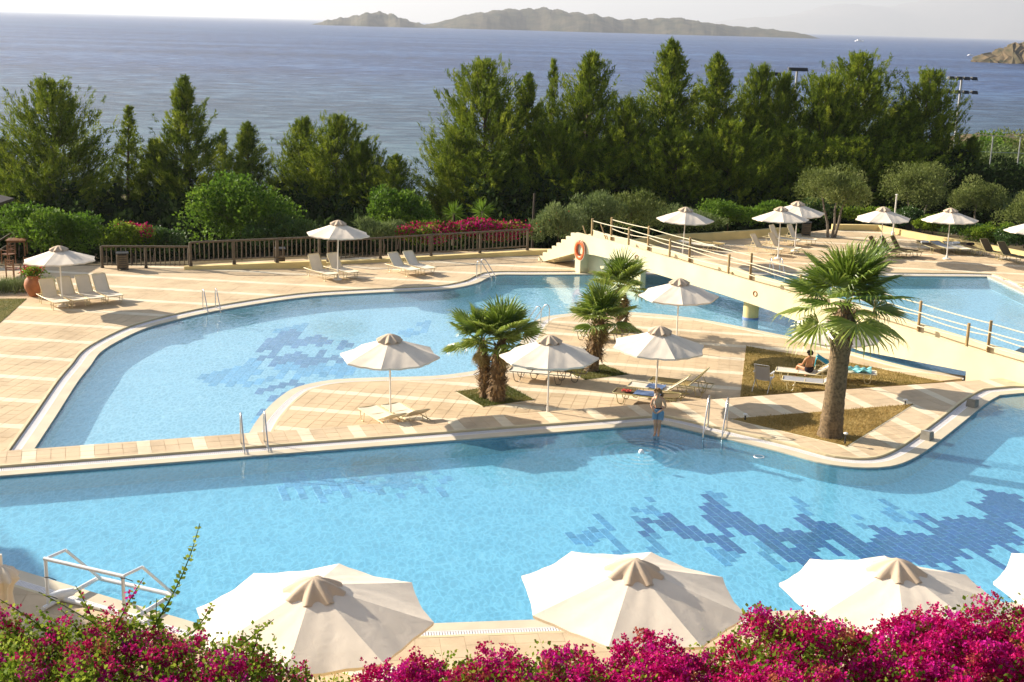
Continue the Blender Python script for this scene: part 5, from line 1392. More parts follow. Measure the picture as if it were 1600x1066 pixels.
# white boats far out
def boat(px, label, L):
    p = g(px[0], px[1], -9.0); t = thing('boat', label, 'boat', (p[0], p[1], -9.0), rad(20), 'white boats on the bay')
    b = MB(); h = L * .09; w = L * .14
    b.add([(-L / 2, -w, -.2), (L * .3, -w, -.2), (L / 2, 0, -.1), (L * .3, w, -.2), (-L / 2, w, -.2), (-L / 2, -w, h), (L * .32, -w, h), (L * .56, 0, h * 1.3), (L * .32, w, h), (-L / 2, w, h)], [(0, 1, 6, 5), (1, 2, 7, 6), (2, 3, 8, 7), (3, 4, 9, 8), (4, 0, 5, 9), (5, 6, 7, 8, 9)]); b.build('hull', 'white_plastic', t)
    b = MB(); b.box((-L * .08, 0, h + L * .05), (L * .4, w * 1.4, L * .1)); b.build('cabin', 'white_plastic', t)
    b = MB(); b.tube([(0, 0, h), (0, 0, h + L * .3)], L * .008, 6); b.build('mast', 'white_plastic', t)
boat((1343, 65), 'tiny white boat on the far water left of the headland', 26)
boat((1516, 87), 'small white boat off the tip of the rocky headland', 7)
# ------------------------------------------------------------------ fan palms
def fan_leaf(seed, petiole, R, spread=118, droop=0.25, n=34, mat='palm_leaf'):
    r_ = np.random.default_rng(seed); V = []; T = []
    # petiole
    pts = [np.array([petiole * q, 0, -0.10 * petiole * q * q]) for q in np.linspace(0, 1, 5)]
    for a, c in zip(pts[:-1], pts[1:]):
        w = 0.014
        V += [a + [0, -w, 0], c + [0, -w, 0], c + [0, w, 0], a + [0, w, 0]]; T.append(0.75)
        V += [a + [0, 0, -w], c + [0, 0, -w], c + [0, 0, w], a + [0, 0, w]]; T.append(0.75)
    o = pts[-1]; base_t = r_.uniform(.15, .7)
    for k in range(n):
        a = math.radians(-spread + 2 * spread * (k + .5) / n); da = math.radians(spread / n)
        l = R * (1 - 0.28 * (abs(a) / math.radians(spread)) ** 2) * r_.uniform(.9, 1.06)
        up = 0.03 * (1 if k % 2 else -1)
        def P(rr, ang, lift=0.0):
            z = -droop * (rr / R) ** 2 * R * (0.55 + 0.5 * abs(math.sin(ang))) + 0.16 * R * abs(math.sin(ang)) * (rr / R) + lift
            return o + np.array([rr * math.cos(ang), rr * math.sin(ang), z])
        t = float(np.clip(base_t + r_.normal(0, .12), 0, 1)); r1 = l * r_.uniform(.42, .56)
        mid1, mid2 = P(r1, a - da * .92, -up), P(r1, a + da * .92, up)
        V += [P(0.04, a - da), mid1, P(r1 * 1.02, a, .018), P(0.04, a)]; T.append(t)
        V += [P(0.04, a), P(r1 * 1.02, a, .018), mid2, P(0.04, a + da)]; T.append(t)
        r2 = l * .84; wob = r_.normal(0, .03)
        q1, q2 = P(r2, a - da * .34 + wob, -.02 * R), P(r2, a + da * .34 + wob, -.02 * R)
        V += [mid1, q1, q2, mid2]; T.append(min(1, t + .08))
        tip = P(l, a + wob * 1.6, -.09 * R * r_.uniform(.4, 2.2)); m_ = (q1 + q2) / 2
        V += [q1, (q1 + tip) / 2 + [0, 0, -.005], tip, q2]; T.append(min(1, t + .2))
    return tri_mesh('frond', V, 4, mat, T)
def palm(name_label, base, z, trunk_pts, radii, crown_R, nleaf, seed, husk=0.5, heads=None, shag=1.0, leaf_scale=1.0, elmax=112):
    """trunk_pts: list of trunks, each a list of offsets from the base; one crown on each"""
    t = thing('fan_palm', name_label, 'palm', (base[0], base[1], z), 0, 'fan palms')
    r_ = random.Random(seed); rn = np.random.default_rng(seed)
    meshes = [fan_leaf(seed * 10 + k, crown_R * pe, crown_R * .58 * leaf_scale, sp, dr) for k, (pe, sp, dr) in enumerate([(.36, 105, .03), (.34, 114, .08), (.46, 118, .13), (.5, 118, .24), (.34, 85, .02), (.2, 112, .10), (.28, 115, .2)])]
    dry = fan_leaf(seed * 10 + 9, crown_R * .3, crown_R * .45, 100, .9, 26, 'palm_dry')
    for ti, (pts, rad_) in enumerate(zip(trunk_pts, radii)):
        P = [np.array(p, float) for p in pts]
        # ringed trunk
        zz = []; nst = 40; path = []; rs = []
        for k in range(nst + 1):
            q = k / nst * (len(P) - 1); i = min(int(q), len(P) - 2); f = q - i
            path.append(P[i] * (1 - f) + P[i + 1] * f); rr = np.interp(k / nst, np.linspace(0, 1, len(rad_)), rad_); rs.append(rr * (1 + .05 * (k % 2) + r_.uniform(-.035, .035)))
        b = MB(); b.tube(path, rs, 20); b.build('trunk', 'palm_bark', t, True)
        # old leaf bases and fibre round the upper trunk
        nh = int(520 * husk * shag); V = []; T = []
        tops = path[-1]; 
        for k in range(nh):
            q = 1 - husk * r_.random() ** 0.8; i = min(int(q * nst), nst - 1); c = path[i]; a = r_.uniform(0, 2 * PI); R0 = rs[i]
            out = np.array([math.cos(a), math.sin(a), 0]); sd = np.array([-math.sin(a), math.cos(a), 0])
            l = r_.uniform(.10, .24) * (0.6 + .5 * shag); w = r_.uniform(.018, .05)
            s_ = c + out * R0 * .96; dirn = out * r_.uniform(.25, .9) + np.array([0, 0, r_.choice([-1, -1, 1, .6]) * r_.uniform(.3, 1)]) + sd * r_.uniform(-.35, .35); dirn /= np.linalg.norm(dirn)
            V += [s_ - sd * w, s_ + sd * w, s_ + dirn * l + sd * w * .35, s_ + dirn * l - sd * w * .35]; T.append(r_.random())
        link('husk', tri_mesh('husk', V, 4, 'palm_husk', T), t)
        n = nleaf
        for k in range(n):
            q = (k + .5) / n; az = k * 2.399963 + r_.uniform(-.25, .25)
            el = 86 - elmax * q ** 1.1 + r_.uniform(-9, 9)
            me = meshes[4] if q < .12 else meshes[r_.choice([0, 5])] if q < .35 else meshes[r_.choice([1, 6, 2])] if q < .6 else meshes[r_.choice([2, 6])] if q < .82 else meshes[3]
            o = link('frond', me, t)
            hz = tops + np.array([0, 0, (0.30 if crown_R > 1.8 else .16) - .34 * q * crown_R * .55])
            o.location = hz; o.rotation_mode = 'XYZ'; o.rotation_euler = (r_.uniform(-.2, .2), -rad(el), az)
            s_ = r_.uniform(.88, 1.08) * (.78 if q < .1 else 1); o.scale = (s_,) * 3
        for k in range(int(9 * shag)):
            o = link('dry_frond', dry, t); az = r_.uniform(0, 2 * PI); o.location = tops + np.array([0, 0, -.28 * crown_R * .5]); o.rotation_euler = (r_.uniform(-.4, .4), rad(r_.uniform(48, 78)), az); s_ = r_.uniform(.5, .8); o.scale = (s_,) * 3
    return t
pb = g(1297, 681, ZU)
palm('tall fan palm with a thick bare trunk in the dry triangle lawn', pb, ZU, [[(0, 0, -.05), (.02, .02, .6), (.06, .05, 1.75), (.11, .08, 3.0), (.13, .1, 3.75)]], [[.38, .31, .30, .285, .27, .26, .26, .29, .32, .22, .08]], 1.95, 27, 15, .26, shag=1.4, leaf_scale=1.08, elmax=114)
pb = g(772, 626, ZD)
palm('twin trunked low fan palm in the square bed left of the middle umbrella', pb, ZD, [[(.08, 0, -.05), (.10, .0, .9), (.20, 0, 2.0)], [(-.28, .25, -.05), (-.32, .3, .9), (-.42, .25, 1.8)]], [[.26, .23, .22, .22, .08], [.15, .14, .14, .14, .06]], 1.35, 19, 6, .85, shag=1.0, elmax=92)
pb = g(926, 580, ZD)
palm('leaning shaggy fan palm in the middle square bed', pb, ZD, [[(-.05, 0, -.05), (.05, 0, .8), (.22, 0, 1.85)]], [[.25, .2, .2, .22, .08]], 1.42, 22, 8, .7, shag=1.7, elmax=95)
pb = g(972, 517, ZD)
palm('fan palm behind the shaggy one, nearest the water', pb, ZD, [[(0, 0, -.05), (-.05, 0, .9), (-.15, 0, 1.75)]], [[.22, .2, .2, .2, .08]], 1.42, 22, 9, .7, shag=1.2, elmax=95)

# ------------------------------------------------------------------ pines
def pine_proto(seed, H=10.0, Rm=2.3, nb=92, sparse=1.0, top_spire=1.0, bulge=0.25):
    r_ = np.random.default_rng(seed); b = MB()
    lean = r_.normal(0, .02, 2)
    tr = [(lean[0] * z * z / 10, lean[1] * z * z / 10, z) for z in np.linspace(0, H * .985, 14)]
    b.tube(tr, list(np.linspace(.14, .012, 14)), 8)
    V = []; T = []
    for k in range(nb):
        q = 0.10 + 0.90 * ((k + r_.random()) / nb) ** 0.92
        prof = (min(1, (1 - q) / (1 - bulge)) ** (0.76 / top_spire)) * (0.62 + .38 * min(1, q / bulge))
        L = Rm * prof * r_.choice([.5, .75, .95, 1.1, 1.3]) * r_.uniform(.9, 1.1) + .03
        az = k * 2.399963 + r_.uniform(-.5, .5); rise = r_.uniform(.2, .6) + 1.1 * q ** 2.5
        z0 = q * H * .965 - L * (.2 + .5 * q * q); x0, y0 = lean * z0 * z0 / 10
        d = np.array([math.cos(az), math.sin(az)])
        def bp(s): return np.array([x0 + d[0] * L * s, y0 + d[1] * L * s, z0 + L * (rise * s * s + .08 * s)])
        b.tube([bp(0), bp(.5), bp(1)], [.012 + .02 * L / 2, .014, .006], 4, False)
        nt = max(4, int((5 + L * 8.0) * sparse)); cl = r_.uniform(0.05, .7)
        for j in range(nt):
            s = 0.30 + .72 * (j + r_.random()) / nt
            c = bp(min(s, 1.02)) + r_.normal(0, .03 + .13 * min(1, L) + .05 * L * s, 3) * [1, 1, .6]
            # an upswept plume of needles
            ax = unit(np.array([d[0] * .6, d[1] * .6, .85 + 1.2 * q * q]) + r_.normal(0, .3 * (1 - .6 * q), 3)); pl = r_.uniform(.40, .85) * (0.35 + .42 * min(L, 1.4))
            m = int(23 * r_.uniform(.8, 1.25)); u = r_.random(m)
            P = c + ax * (u[:, None] * pl) + r_.normal(0, .045, (m, 3)); D = unit(ax * (.95 + .5 * q) + r_.normal(0, .48, (m, 3)))
            V.append((P, D, (.25 - .09 * q) * r_.uniform(.6, 1.25, m))); T.append(np.clip(cl * .7 + r_.uniform(-.05, .42) + r_.normal(0, .08, m), 0, 1))
    P = np.concatenate([v[0] for v in V]); D = np.concatenate([v[1] for v in V]); L = np.concatenate([v[2] for v in V])
    me = tri_mesh('crown', needle_faces(P, D, L * 1.1, .046), 3, 'needles', np.concatenate(T))
    tm_ = b.mesh('trunk', 'bark'); smooth_angle(tm_, 60)
    return tm_, me, H, Rm
PINES = [pine_proto(21, nb=120), pine_proto(22, Rm=2.6, nb=130, bulge=.35, top_spire=1.15), pine_proto(23, Rm=1.8, nb=110, top_spire=.8), pine_proto(24, Rm=1.5, nb=70, sparse=.7, top_spire=.65, bulge=.2), pine_proto(25, Rm=2.7, nb=140, bulge=.42, top_spire=1.4), pine_proto(26, Rm=2.2, nb=125, bulge=.3)]
def pine(k, px, w, Y, label, rz=None):
    Y = Y * 1.0 + (13 if px[0] > 640 else 9)
    tm_, cm, H, Rm = PINES[k]
    p = at(px[0], px[1], Y); gz = ground_z(p[0], Y) - .1
    sz = (p[2] - gz) / H; sr = (1.12 if px[0] > 640 else 1.0) * (w / 2 * Y / FOC) / (Rm * .92)
    t = thing('pine_tree', label, 'pine tree', (p[0], Y, gz), rz if rz is not None else random.uniform(0, 6.28), 'pines between the terrace and the sea', (sr, sr, sz))
    link('trunk', tm_, t); link('crown', cm, t)
pine(1, (78, 122), 168, 67, 'tallest broad pine at the far left')
pine(5, (8, 208), 120, 69, 'pine cut by the left edge')
pine(3, (193, 162), 92, 70, 'thin see-through pine right of the tallest left pine')
pine(2, (290, 116), 116, 70, 'pine with a tall thin spire left of the fence umbrella')
pine(0, (240, 215), 110, 71, 'lower dark pine between the thin pine and the spire pine')
pine(3, (345, 198), 70, 73, 'slim short pine right of the spire pine')
pine(2, (388, 188), 100, 71, 'small pointed pine above the bright green bush')
pine(5, (466, 182), 92, 73, 'left half of the double pine above the fence umbrella')
pine(1, (522, 178), 136, 72, 'right half of the double pine above the fence umbrella')
pine(4, (566, 222), 100, 71, 'rounded lower pine right of the double pine')
pine(0, (612, 240), 100, 69, 'short light green pine by the gap showing the sea')
pine(1, (765, 92), 150, 71, 'left tall pine of the right grove')
pine(4, (715, 205), 105, 68, 'low spreading pine at the left foot of the right grove')
pine(5, (770, 235), 120, 66, 'low pine in front of the left tall pine of the grove')
pine(2, (829, 112), 92, 73, 'narrow pine second in the right grove')
pine(3, (864, 88), 62, 75, 'thin spire pine in the right grove')
pine(0, (920, 80), 140, 73, 'pine with two tips in the middle of the right grove')
pine(4, (876, 190), 120, 69, 'dark lower pine below the thin spire in the grove')
pine(5, (975, 150), 110, 71, 'lower pine left of the highest tree of the grove')
pine(2, (1048, 58), 128, 74, 'highest pine of the right grove, pointed top')
pine(4, (1060, 205), 130, 69, 'broad lower pine below the highest one')
pine(2, (1120, 80), 112, 76, 'pointed pine just right of the highest one')
pine(1, (1150, 188), 118, 69, 'bright low pine in front, right of the grove centre')
pine(5, (1178, 98), 88, 77, 'slim pine left of the floodlight arm')
pine(0, (1222, 112), 105, 77, 'pine around the one-armed floodlight')
pine(4, (1292, 118), 130, 76, 'rounded light green pine right of the one-armed floodlight')
pine(1, (1355, 82), 140, 78, 'tall light green pine above the umbrellas on the right')
pine(5, (1402, 158), 90, 77, 'lower pine filling between the two right tall pines')
pine(1, (1450, 108), 112, 78, 'rightmost tall pine with a round light crown')
pine(0, (1516, 212), 60, 77, 'small pine below the two-armed floodlight mast')
pine(4, (1240, 205), 130, 71, 'dark low pine behind the overlapping umbrellas')
pine(4, (1335, 215), 140, 72, 'dark low pine behind the olive tree')
pine(4, (1425, 225), 130, 73, 'dark low pine behind the greyish shrub')
pine(5, (960, 225), 120, 68, 'dark low pine behind the footbridge stairs')

# ------------------------------------------------------------------ leafy shrubs, olives, hedges
def lobes(center, radii, nl, seed, fill=0.55):
    r_ = np.random.default_rng(seed); C = []
    for k in range(nl):
        d = unit(r_.normal(size=3)); d[2] = abs(d[2]) * 1.0 - .25
        C.append((np.array(center) + d * np.array(radii) * r_.uniform(.3, .92), np.array(radii) * r_.uniform(.17, .42) * r_.uniform(.75, 1.25, 3)))
    return C
def foliage(C, n, L, W, seed, up=.4, mat='leaf_green', thick=.35):
    r_ = np.random.default_rng(seed); vol = np.array([np.prod(c[1]) ** (2 / 3) for c in C]); cnt = (vol / vol.sum() * n).astype(int) + 1
    Ps = []; Ds = []; Ts = []
    for (c, r), m in zip(C, cnt):
        d = unit(r_.normal(size=(m, 3)) + [0, 0, .25]); s = 1 - thick * r_.random((m, 1)) ** 1.6
        Ps.append(c + d * r * s * (1 + .12 * np.sin(d[:, :1] * 9 + d[:, 1:2] * 7)) + r_.normal(0, .04, (m, 3))); Ds.append(unit(d * .7 + r_.normal(0, .6, (m, 3)) + [0, 0, up])); Ts.append(np.clip(r_.uniform(.1, .75) + r_.normal(0, .16, m), 0, 1))
    P = np.concatenate(Ps); n_ = len(P)
    return P, np.concatenate(Ds), np.concatenate(Ts)
def shrub(name, label, cat, pos, z, rx, ry, h, mat, n, L, W, seed, nl=18, trunk=None, up=.4, flowers=None, group=None, bark='bark', lift=0.0):
    """crown of leaf clumps; trunk: list of stems (dx, dy) reaching into it"""
    t = thing(name, label, cat, (pos[0], pos[1], z), 0, group)
    cz = lift + (h - lift) * .5
    C = lobes((0, 0, cz), (rx, ry, (h - lift) * .56), nl, seed)
    P, D, T = foliage(C, n, L, W, seed, up)
    rl = rng.uniform(.7, 1.25, len(P))
    link('crown', tri_mesh('crown', leaf_faces(P, D, L * rl, W * rl), 4, mat, T), t)
    b = MB(); r_ = random.Random(seed)
    for dx, dy in (trunk or [(0, 0)]):
        pts = [(dx * .3, dy * .3, -.2)] + [(dx * .3 + dx * q + .06 * math.sin(q * 7 + dx), dy * .3 + dy * q, cz * q) for q in (.3, .6, .85, 1.0)]
        b.tube(pts, [.09 if trunk else .04, .075 if trunk else .03, .06 if trunk else .02, .045 if trunk else .02, .02], 7)
        for k in range(4):
            e = (pts[3][0] + r_.uniform(-.6, .6) * rx, pts[3][1] + r_.uniform(-.6, .6) * ry, cz + r_.uniform(0, .3) * h); b.tube([pts[3], e], [.035, .01], 5)
    b.build('trunk', bark, t, True)
    if flowers:
        fm, fn, fl, fw, pick = flowers
        idx = np.random.default_rng(seed + 5)
        cs = [c for c in C if idx.random() < pick] or C[:2]
        P, D, T = foliage(cs, fn, fl, fw, seed + 9, .5); link('blossoms', tri_mesh('blossoms', leaf_faces(P * [1.03, 1.03, 1.02], D, fl, fw), 4, fm, T), t)
    return t
def S(name, label, cat, px, w, h, dep, mat, n, L, W, seed, dy=0.0, zb=None, **kw):
    """px: foot of the plant on the terrace level; w, h in metres"""
    p = g(px[0], px[1], ZD); y = p[1] + dy; x = p[0] * (y / p[1])
    return shrub(name, label, cat, (x, y), (ground_z(x, y) if zb is None else zb), w / 2, dep / 2, h, mat, n, L, W, seed, **kw)
S('broadleaf_bush', 'big bright green broadleaf bush behind the middle balustrade', 'bush', (378, 398), 5.6, 4.0, 3.2, 'leaf_green', 9000, .17, .12, 31, 2.6, -.9, nl=34)
S('broadleaf_bush', 'bright green bush behind the left umbrella', 'bush', (100, 408), 4.0, 2.8, 3, 'leaf_green', 6500, .16, .10, 32, 2.2, -.9, nl=26)
S('broadleaf_bush', 'green bush between the fence umbrella and the grove', 'bush', (622, 388), 4.0, 3.2, 2.6, 'leaf_green', 6000, .16, .11, 33, 4.0, -.9, nl=24)
S('broadleaf_bush', 'dark green bush filling the left edge behind the cafe tables', 'bush', (30, 402), 4.0, 2.6, 2.6, 'leaf_green', 4500, .15, .10, 34, 4.0, -.9, nl=20)
S('broadleaf_bush', 'dark ivy bush behind the leftmost balustrade', 'bush', (240, 408), 3.6, 1.5, 1.6, 'leaf_hedge', 4000, .13, .09, 35, 1.5, -.5, nl=16)
S('broadleaf_bush', 'shaded green bush behind the second balustrade', 'bush', (440, 403), 4.4, 1.9, 1.6, 'leaf_hedge', 4200, .13, .09, 36, 1.8, -.5, nl=18)
S('bougainvillea', 'small bougainvillea with few pink flowers behind the leftmost balustrade', 'bougainvillea', (206, 408), 3.0, 2.0, 1.8, 'leaf_boug', 4200, .11, .08, 37, 1.2, -.6, nl=18, flowers=('bract', 700, .10, .09, .3))
S('bougainvillea', 'magenta bougainvillea spilling over the long balustrade', 'bougainvillea', (738, 392), 6.4, 1.75, 1.5, 'leaf_boug', 4500, .11, .08, 38, 1.1, -.5, nl=24, flowers=('bract', 3800, .11, .10, .8))
S('bougainvillea', 'redder bougainvillea low behind the long balustrade', 'bougainvillea', (655, 397), 2.6, 1.35, 1.3, 'leaf_boug', 2600, .11, .08, 39, 1.0, -.4, nl=14, flowers=('bract', 1300, .10, .09, .7))
S('grey_shrub', 'feathery grey green shrub behind the fence umbrella pole', 'shrub', (600, 398), 3.6, 1.7, 1.5, 'leaf_grey', 4200, .20, .035, 40, 1.6, -.4, nl=16, up=1.1)
S('grey_shrub', 'tall grey green oleander beside the bridge stairs', 'shrub', (872, 400), 3.0, 2.5, 2.2, 'leaf_grey', 5200, .22, .05, 41, 2.0, -.5, nl=20, up=1.0, flowers=('flower_red', 60, .08, .07, .4))
S('grey_shrub', 'grey green oleander behind the stair head', 'shrub', (930, 394), 3.4, 3.0, 2.2, 'leaf_grey', 5200, .22, .05, 42, 3.0, -.5, nl=20, up=1.0)
S('grey_shrub', 'brownish tall shrub behind the bridge railing', 'shrub', (985, 388), 3.4, 2.9, 2.0, 'leaf_olive', 4600, .2, .05, 43, 3.0, -.5, nl=18, up=1.1)
S('grey_shrub', 'silver shrub mound behind the umbrella beyond the bridge', 'shrub', (1060, 379), 5.0, 1.9, 2.2, 'leaf_grey', 5200, .17, .035, 44, 1.6, -.4, nl=24, up=.9)
S('hedge_bush', 'bright green clipped hedge left of the overlapping umbrellas', 'hedge', (1135, 372), 4.6, 1.6, 2.4, 'leaf_green', 6500, .12, .09, 45, 1.5, -.2, nl=28)
S('hedge_bush', 'bright green clipped hedge behind the overlapping umbrellas', 'hedge', (1205, 368), 3.8, 1.6, 2.2, 'leaf_green', 5500, .12, .09, 46, 1.6, -.2, nl=24)
S('hedge_bush', 'dark hedge behind the slatted bin and the olive trunk', 'hedge', (1290, 357), 4.4, 1.5, 2.0, 'leaf_hedge', 5000, .12, .08, 47, 1.8, -.3, nl=22)
for i, (x, y, lab) in enumerate([(1350, 359, 'left end of the clipped hedge behind the thin pale post'), (1410, 365, 'clipped hedge section behind the dark brown loungers'), (1455, 373, 'clipped hedge section left of the flat loungers umbrella'), (1505, 382, 'clipped hedge section behind the flat loungers'), (1552, 391, 'clipped hedge section right of the flat loungers'), (1600, 400, 'clipped hedge section at the right edge')]):
    S('hedge_bush', lab, 'hedge', (x, y), 3.3, 1.35, 1.7, 'leaf_hedge' if i % 2 else 'leaf_boug', 4200, .11, .08, 50 + i, .9, -.35, nl=22, group='clipped hedge sections on the right')
S('olive_tree', 'olive tree with twisted trunks beside the overlapping umbrellas', 'olive tree', (1298, 374), 3.9, 4.1, 3.0, 'leaf_olive', 11000, .17, .045, 60, .6, ZD, nl=34, trunk=[(-.5, .1), (.15, 0), (.6, .2)], bark='bark_grey', lift=1.0)
S('olive_tree', 'broad silvery olive tree behind the umbrella of the dark loungers', 'olive tree', (1432, 366), 4.6, 3.9, 3.0, 'leaf_olive', 12000, .17, .045, 61, 3.2, -.6, nl=40, trunk=[(-.6, .1), (.5, 0)], bark='bark_grey', lift=.7)
S('olive_tree', 'shaded olive tree right of the broad silvery one', 'olive tree', (1520, 372), 3.8, 3.2, 2.6, 'leaf_olive', 7500, .17, .045, 62, 5.0, -.8, nl=30, trunk=[(0, 0)], bark='bark_grey', lift=.6)
S('olive_tree', 'pale olive bush at the right edge above the hedge', 'olive tree', (1598, 392), 3.4, 2.8, 2.4, 'leaf_olive', 5000, .16, .045, 63, 3.0, -.5, nl=22, lift=.3)
p = g(8, 456, ZD); lv = thing('lavender', 'low row of grey lavender at the left edge', 'lavender', (p[0], p[1], ZD), rad(12))
n = 5200; Q = np.column_stack([rng.uniform(-2.4, 1.9, n), rng.normal(0, .24, n), rng.uniform(0, .3, n)])
link('stems', tri_mesh('stems', needle_faces(Q, unit(np.column_stack([rng.normal(0, .35, n), rng.normal(0, .35, n), np.ones(n)])), rng.uniform(.25, .5, n), .022), 3, 'leaf_grey', rng.random(n)), lv)
# plants on the slope far right, beyond the pines
for i, (x, y, Y, w, h, m_, lab) in enumerate([(1555, 262, 96, 9, 4.2, 'leaf_dark', 'dark round bush inside the mesh fence'), (1590, 196, 120, 9, 4.5, 'leaf_olive', 'olive bush highest on the right slope against the sea'), (1535, 205, 115, 8, 4, 'leaf_green', 'green bush on the right slope below the sea'), (1560, 218, 108, 9, 3.4, 'leaf_grey', 'greyish bush on the right slope'), (1520, 268, 88, 7, 3.4, 'leaf_dark', 'dark bush right of the grove foot'), (1570, 290, 86, 6, 2.4, 'leaf_grey', 'low grey bush on the slope above the olives'), (1490, 285, 84, 7, 3.6, 'leaf_dark', 'dark bush under the rightmost pine'), (1600, 252, 100, 6, 3, 'leaf_hedge', 'green bush at the right edge below the mesh fence')]):
    p = at(x, y, Y); gz = ground_z(p[0], Y); h = max(h, p[2] - gz)
    shrub('slope_bush', lab, 'bush', (p[0], Y), gz - .2, w / 2, w / 2, h, m_, 4200, .26, .16, 70 + i, nl=22, group='bushes on the right slope')
# undergrowth below the pines, the grove's shade put into its leaf colour: one uncountable mass
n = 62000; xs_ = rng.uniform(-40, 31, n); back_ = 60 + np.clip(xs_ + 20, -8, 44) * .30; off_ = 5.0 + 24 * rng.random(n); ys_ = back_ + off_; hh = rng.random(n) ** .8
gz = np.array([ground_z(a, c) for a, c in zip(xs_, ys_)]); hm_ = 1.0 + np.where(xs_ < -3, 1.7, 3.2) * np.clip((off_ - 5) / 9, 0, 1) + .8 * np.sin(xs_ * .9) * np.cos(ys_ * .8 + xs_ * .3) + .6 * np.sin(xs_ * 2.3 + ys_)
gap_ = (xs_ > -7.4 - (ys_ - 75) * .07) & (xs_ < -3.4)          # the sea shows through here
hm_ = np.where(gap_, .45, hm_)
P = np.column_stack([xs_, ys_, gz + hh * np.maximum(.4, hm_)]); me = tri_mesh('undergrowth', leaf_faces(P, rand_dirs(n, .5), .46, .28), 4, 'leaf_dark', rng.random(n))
ug = link('undergrowth', me); ug['kind'] = 'stuff'; ug['label'] = 'undergrowth below the pines, coloured dark as shade'; ug['category'] = 'undergrowth'
# spiky agaves by the bougainvillea
for i, (x, y, lab) in enumerate([(708, 380, 'spiky yucca left of the magenta bougainvillea crest'), (752, 376, 'spiky yucca behind the magenta bougainvillea')]):
    p = g(x, y, ZD); yy = p[1] + 2.6; xx = p[0] * yy / p[1]; t = thing('yucca', lab, 'yucca', (xx, yy, -.7), 0)
    n = 130; D = rand_dirs(n, .5); P = np.zeros((n, 3)) + [0, 0, 1.5] + D * .08; link('blades', tri_mesh('blades', leaf_faces(P, D, rng.uniform(.5, .85, n), .05), 4, 'leaf_green', rng.uniform(.3, 1, n)), t)
    b = MB(); b.tube([(0, 0, -.2), (0.03, 0, 1.5)], [.1, .07], 7); b.build('trunk', 'bark', t)

# ------------------------------------------------------------------ terrace wall and the near bougainvilleas
b = MB(); b.prism([(-14, 13.2), (14, 13.2), (14, 9.0), (-14, 9.0)], -1.2, 3.35); tag(b.build('terrace_wall', 'yellow_wall'), 'terrace wall carrying the near bougainvilleas, below the picture', 'wall')
HY = 12.3
crest_px = [(-120, 975), (0, 965), (60, 955), (120, 972), (180, 960), (240, 968), (300, 972), (330, 985), (390, 995), (440, 1022), (500, 1052), (545, 1058), (590, 1044), (630, 1022), (680, 1012), (740, 1015), (800, 1012), (850, 1006), (890, 985), (930, 1006), (970, 1005), (1015, 980), (1055, 985), (1080, 1012), (1120, 1005), (1165, 965), (1200, 952), (1250, 948), (1290, 958), (1340, 962), (1390, 952), (1440, 942), (1500, 938), (1550, 938), (1600, 934), (1720, 932)]
CX = np.array([at(x, y, HY)[0] for x, y in crest_px]); CZ = np.array([at(x, y, HY)[2] for x, y in crest_px])
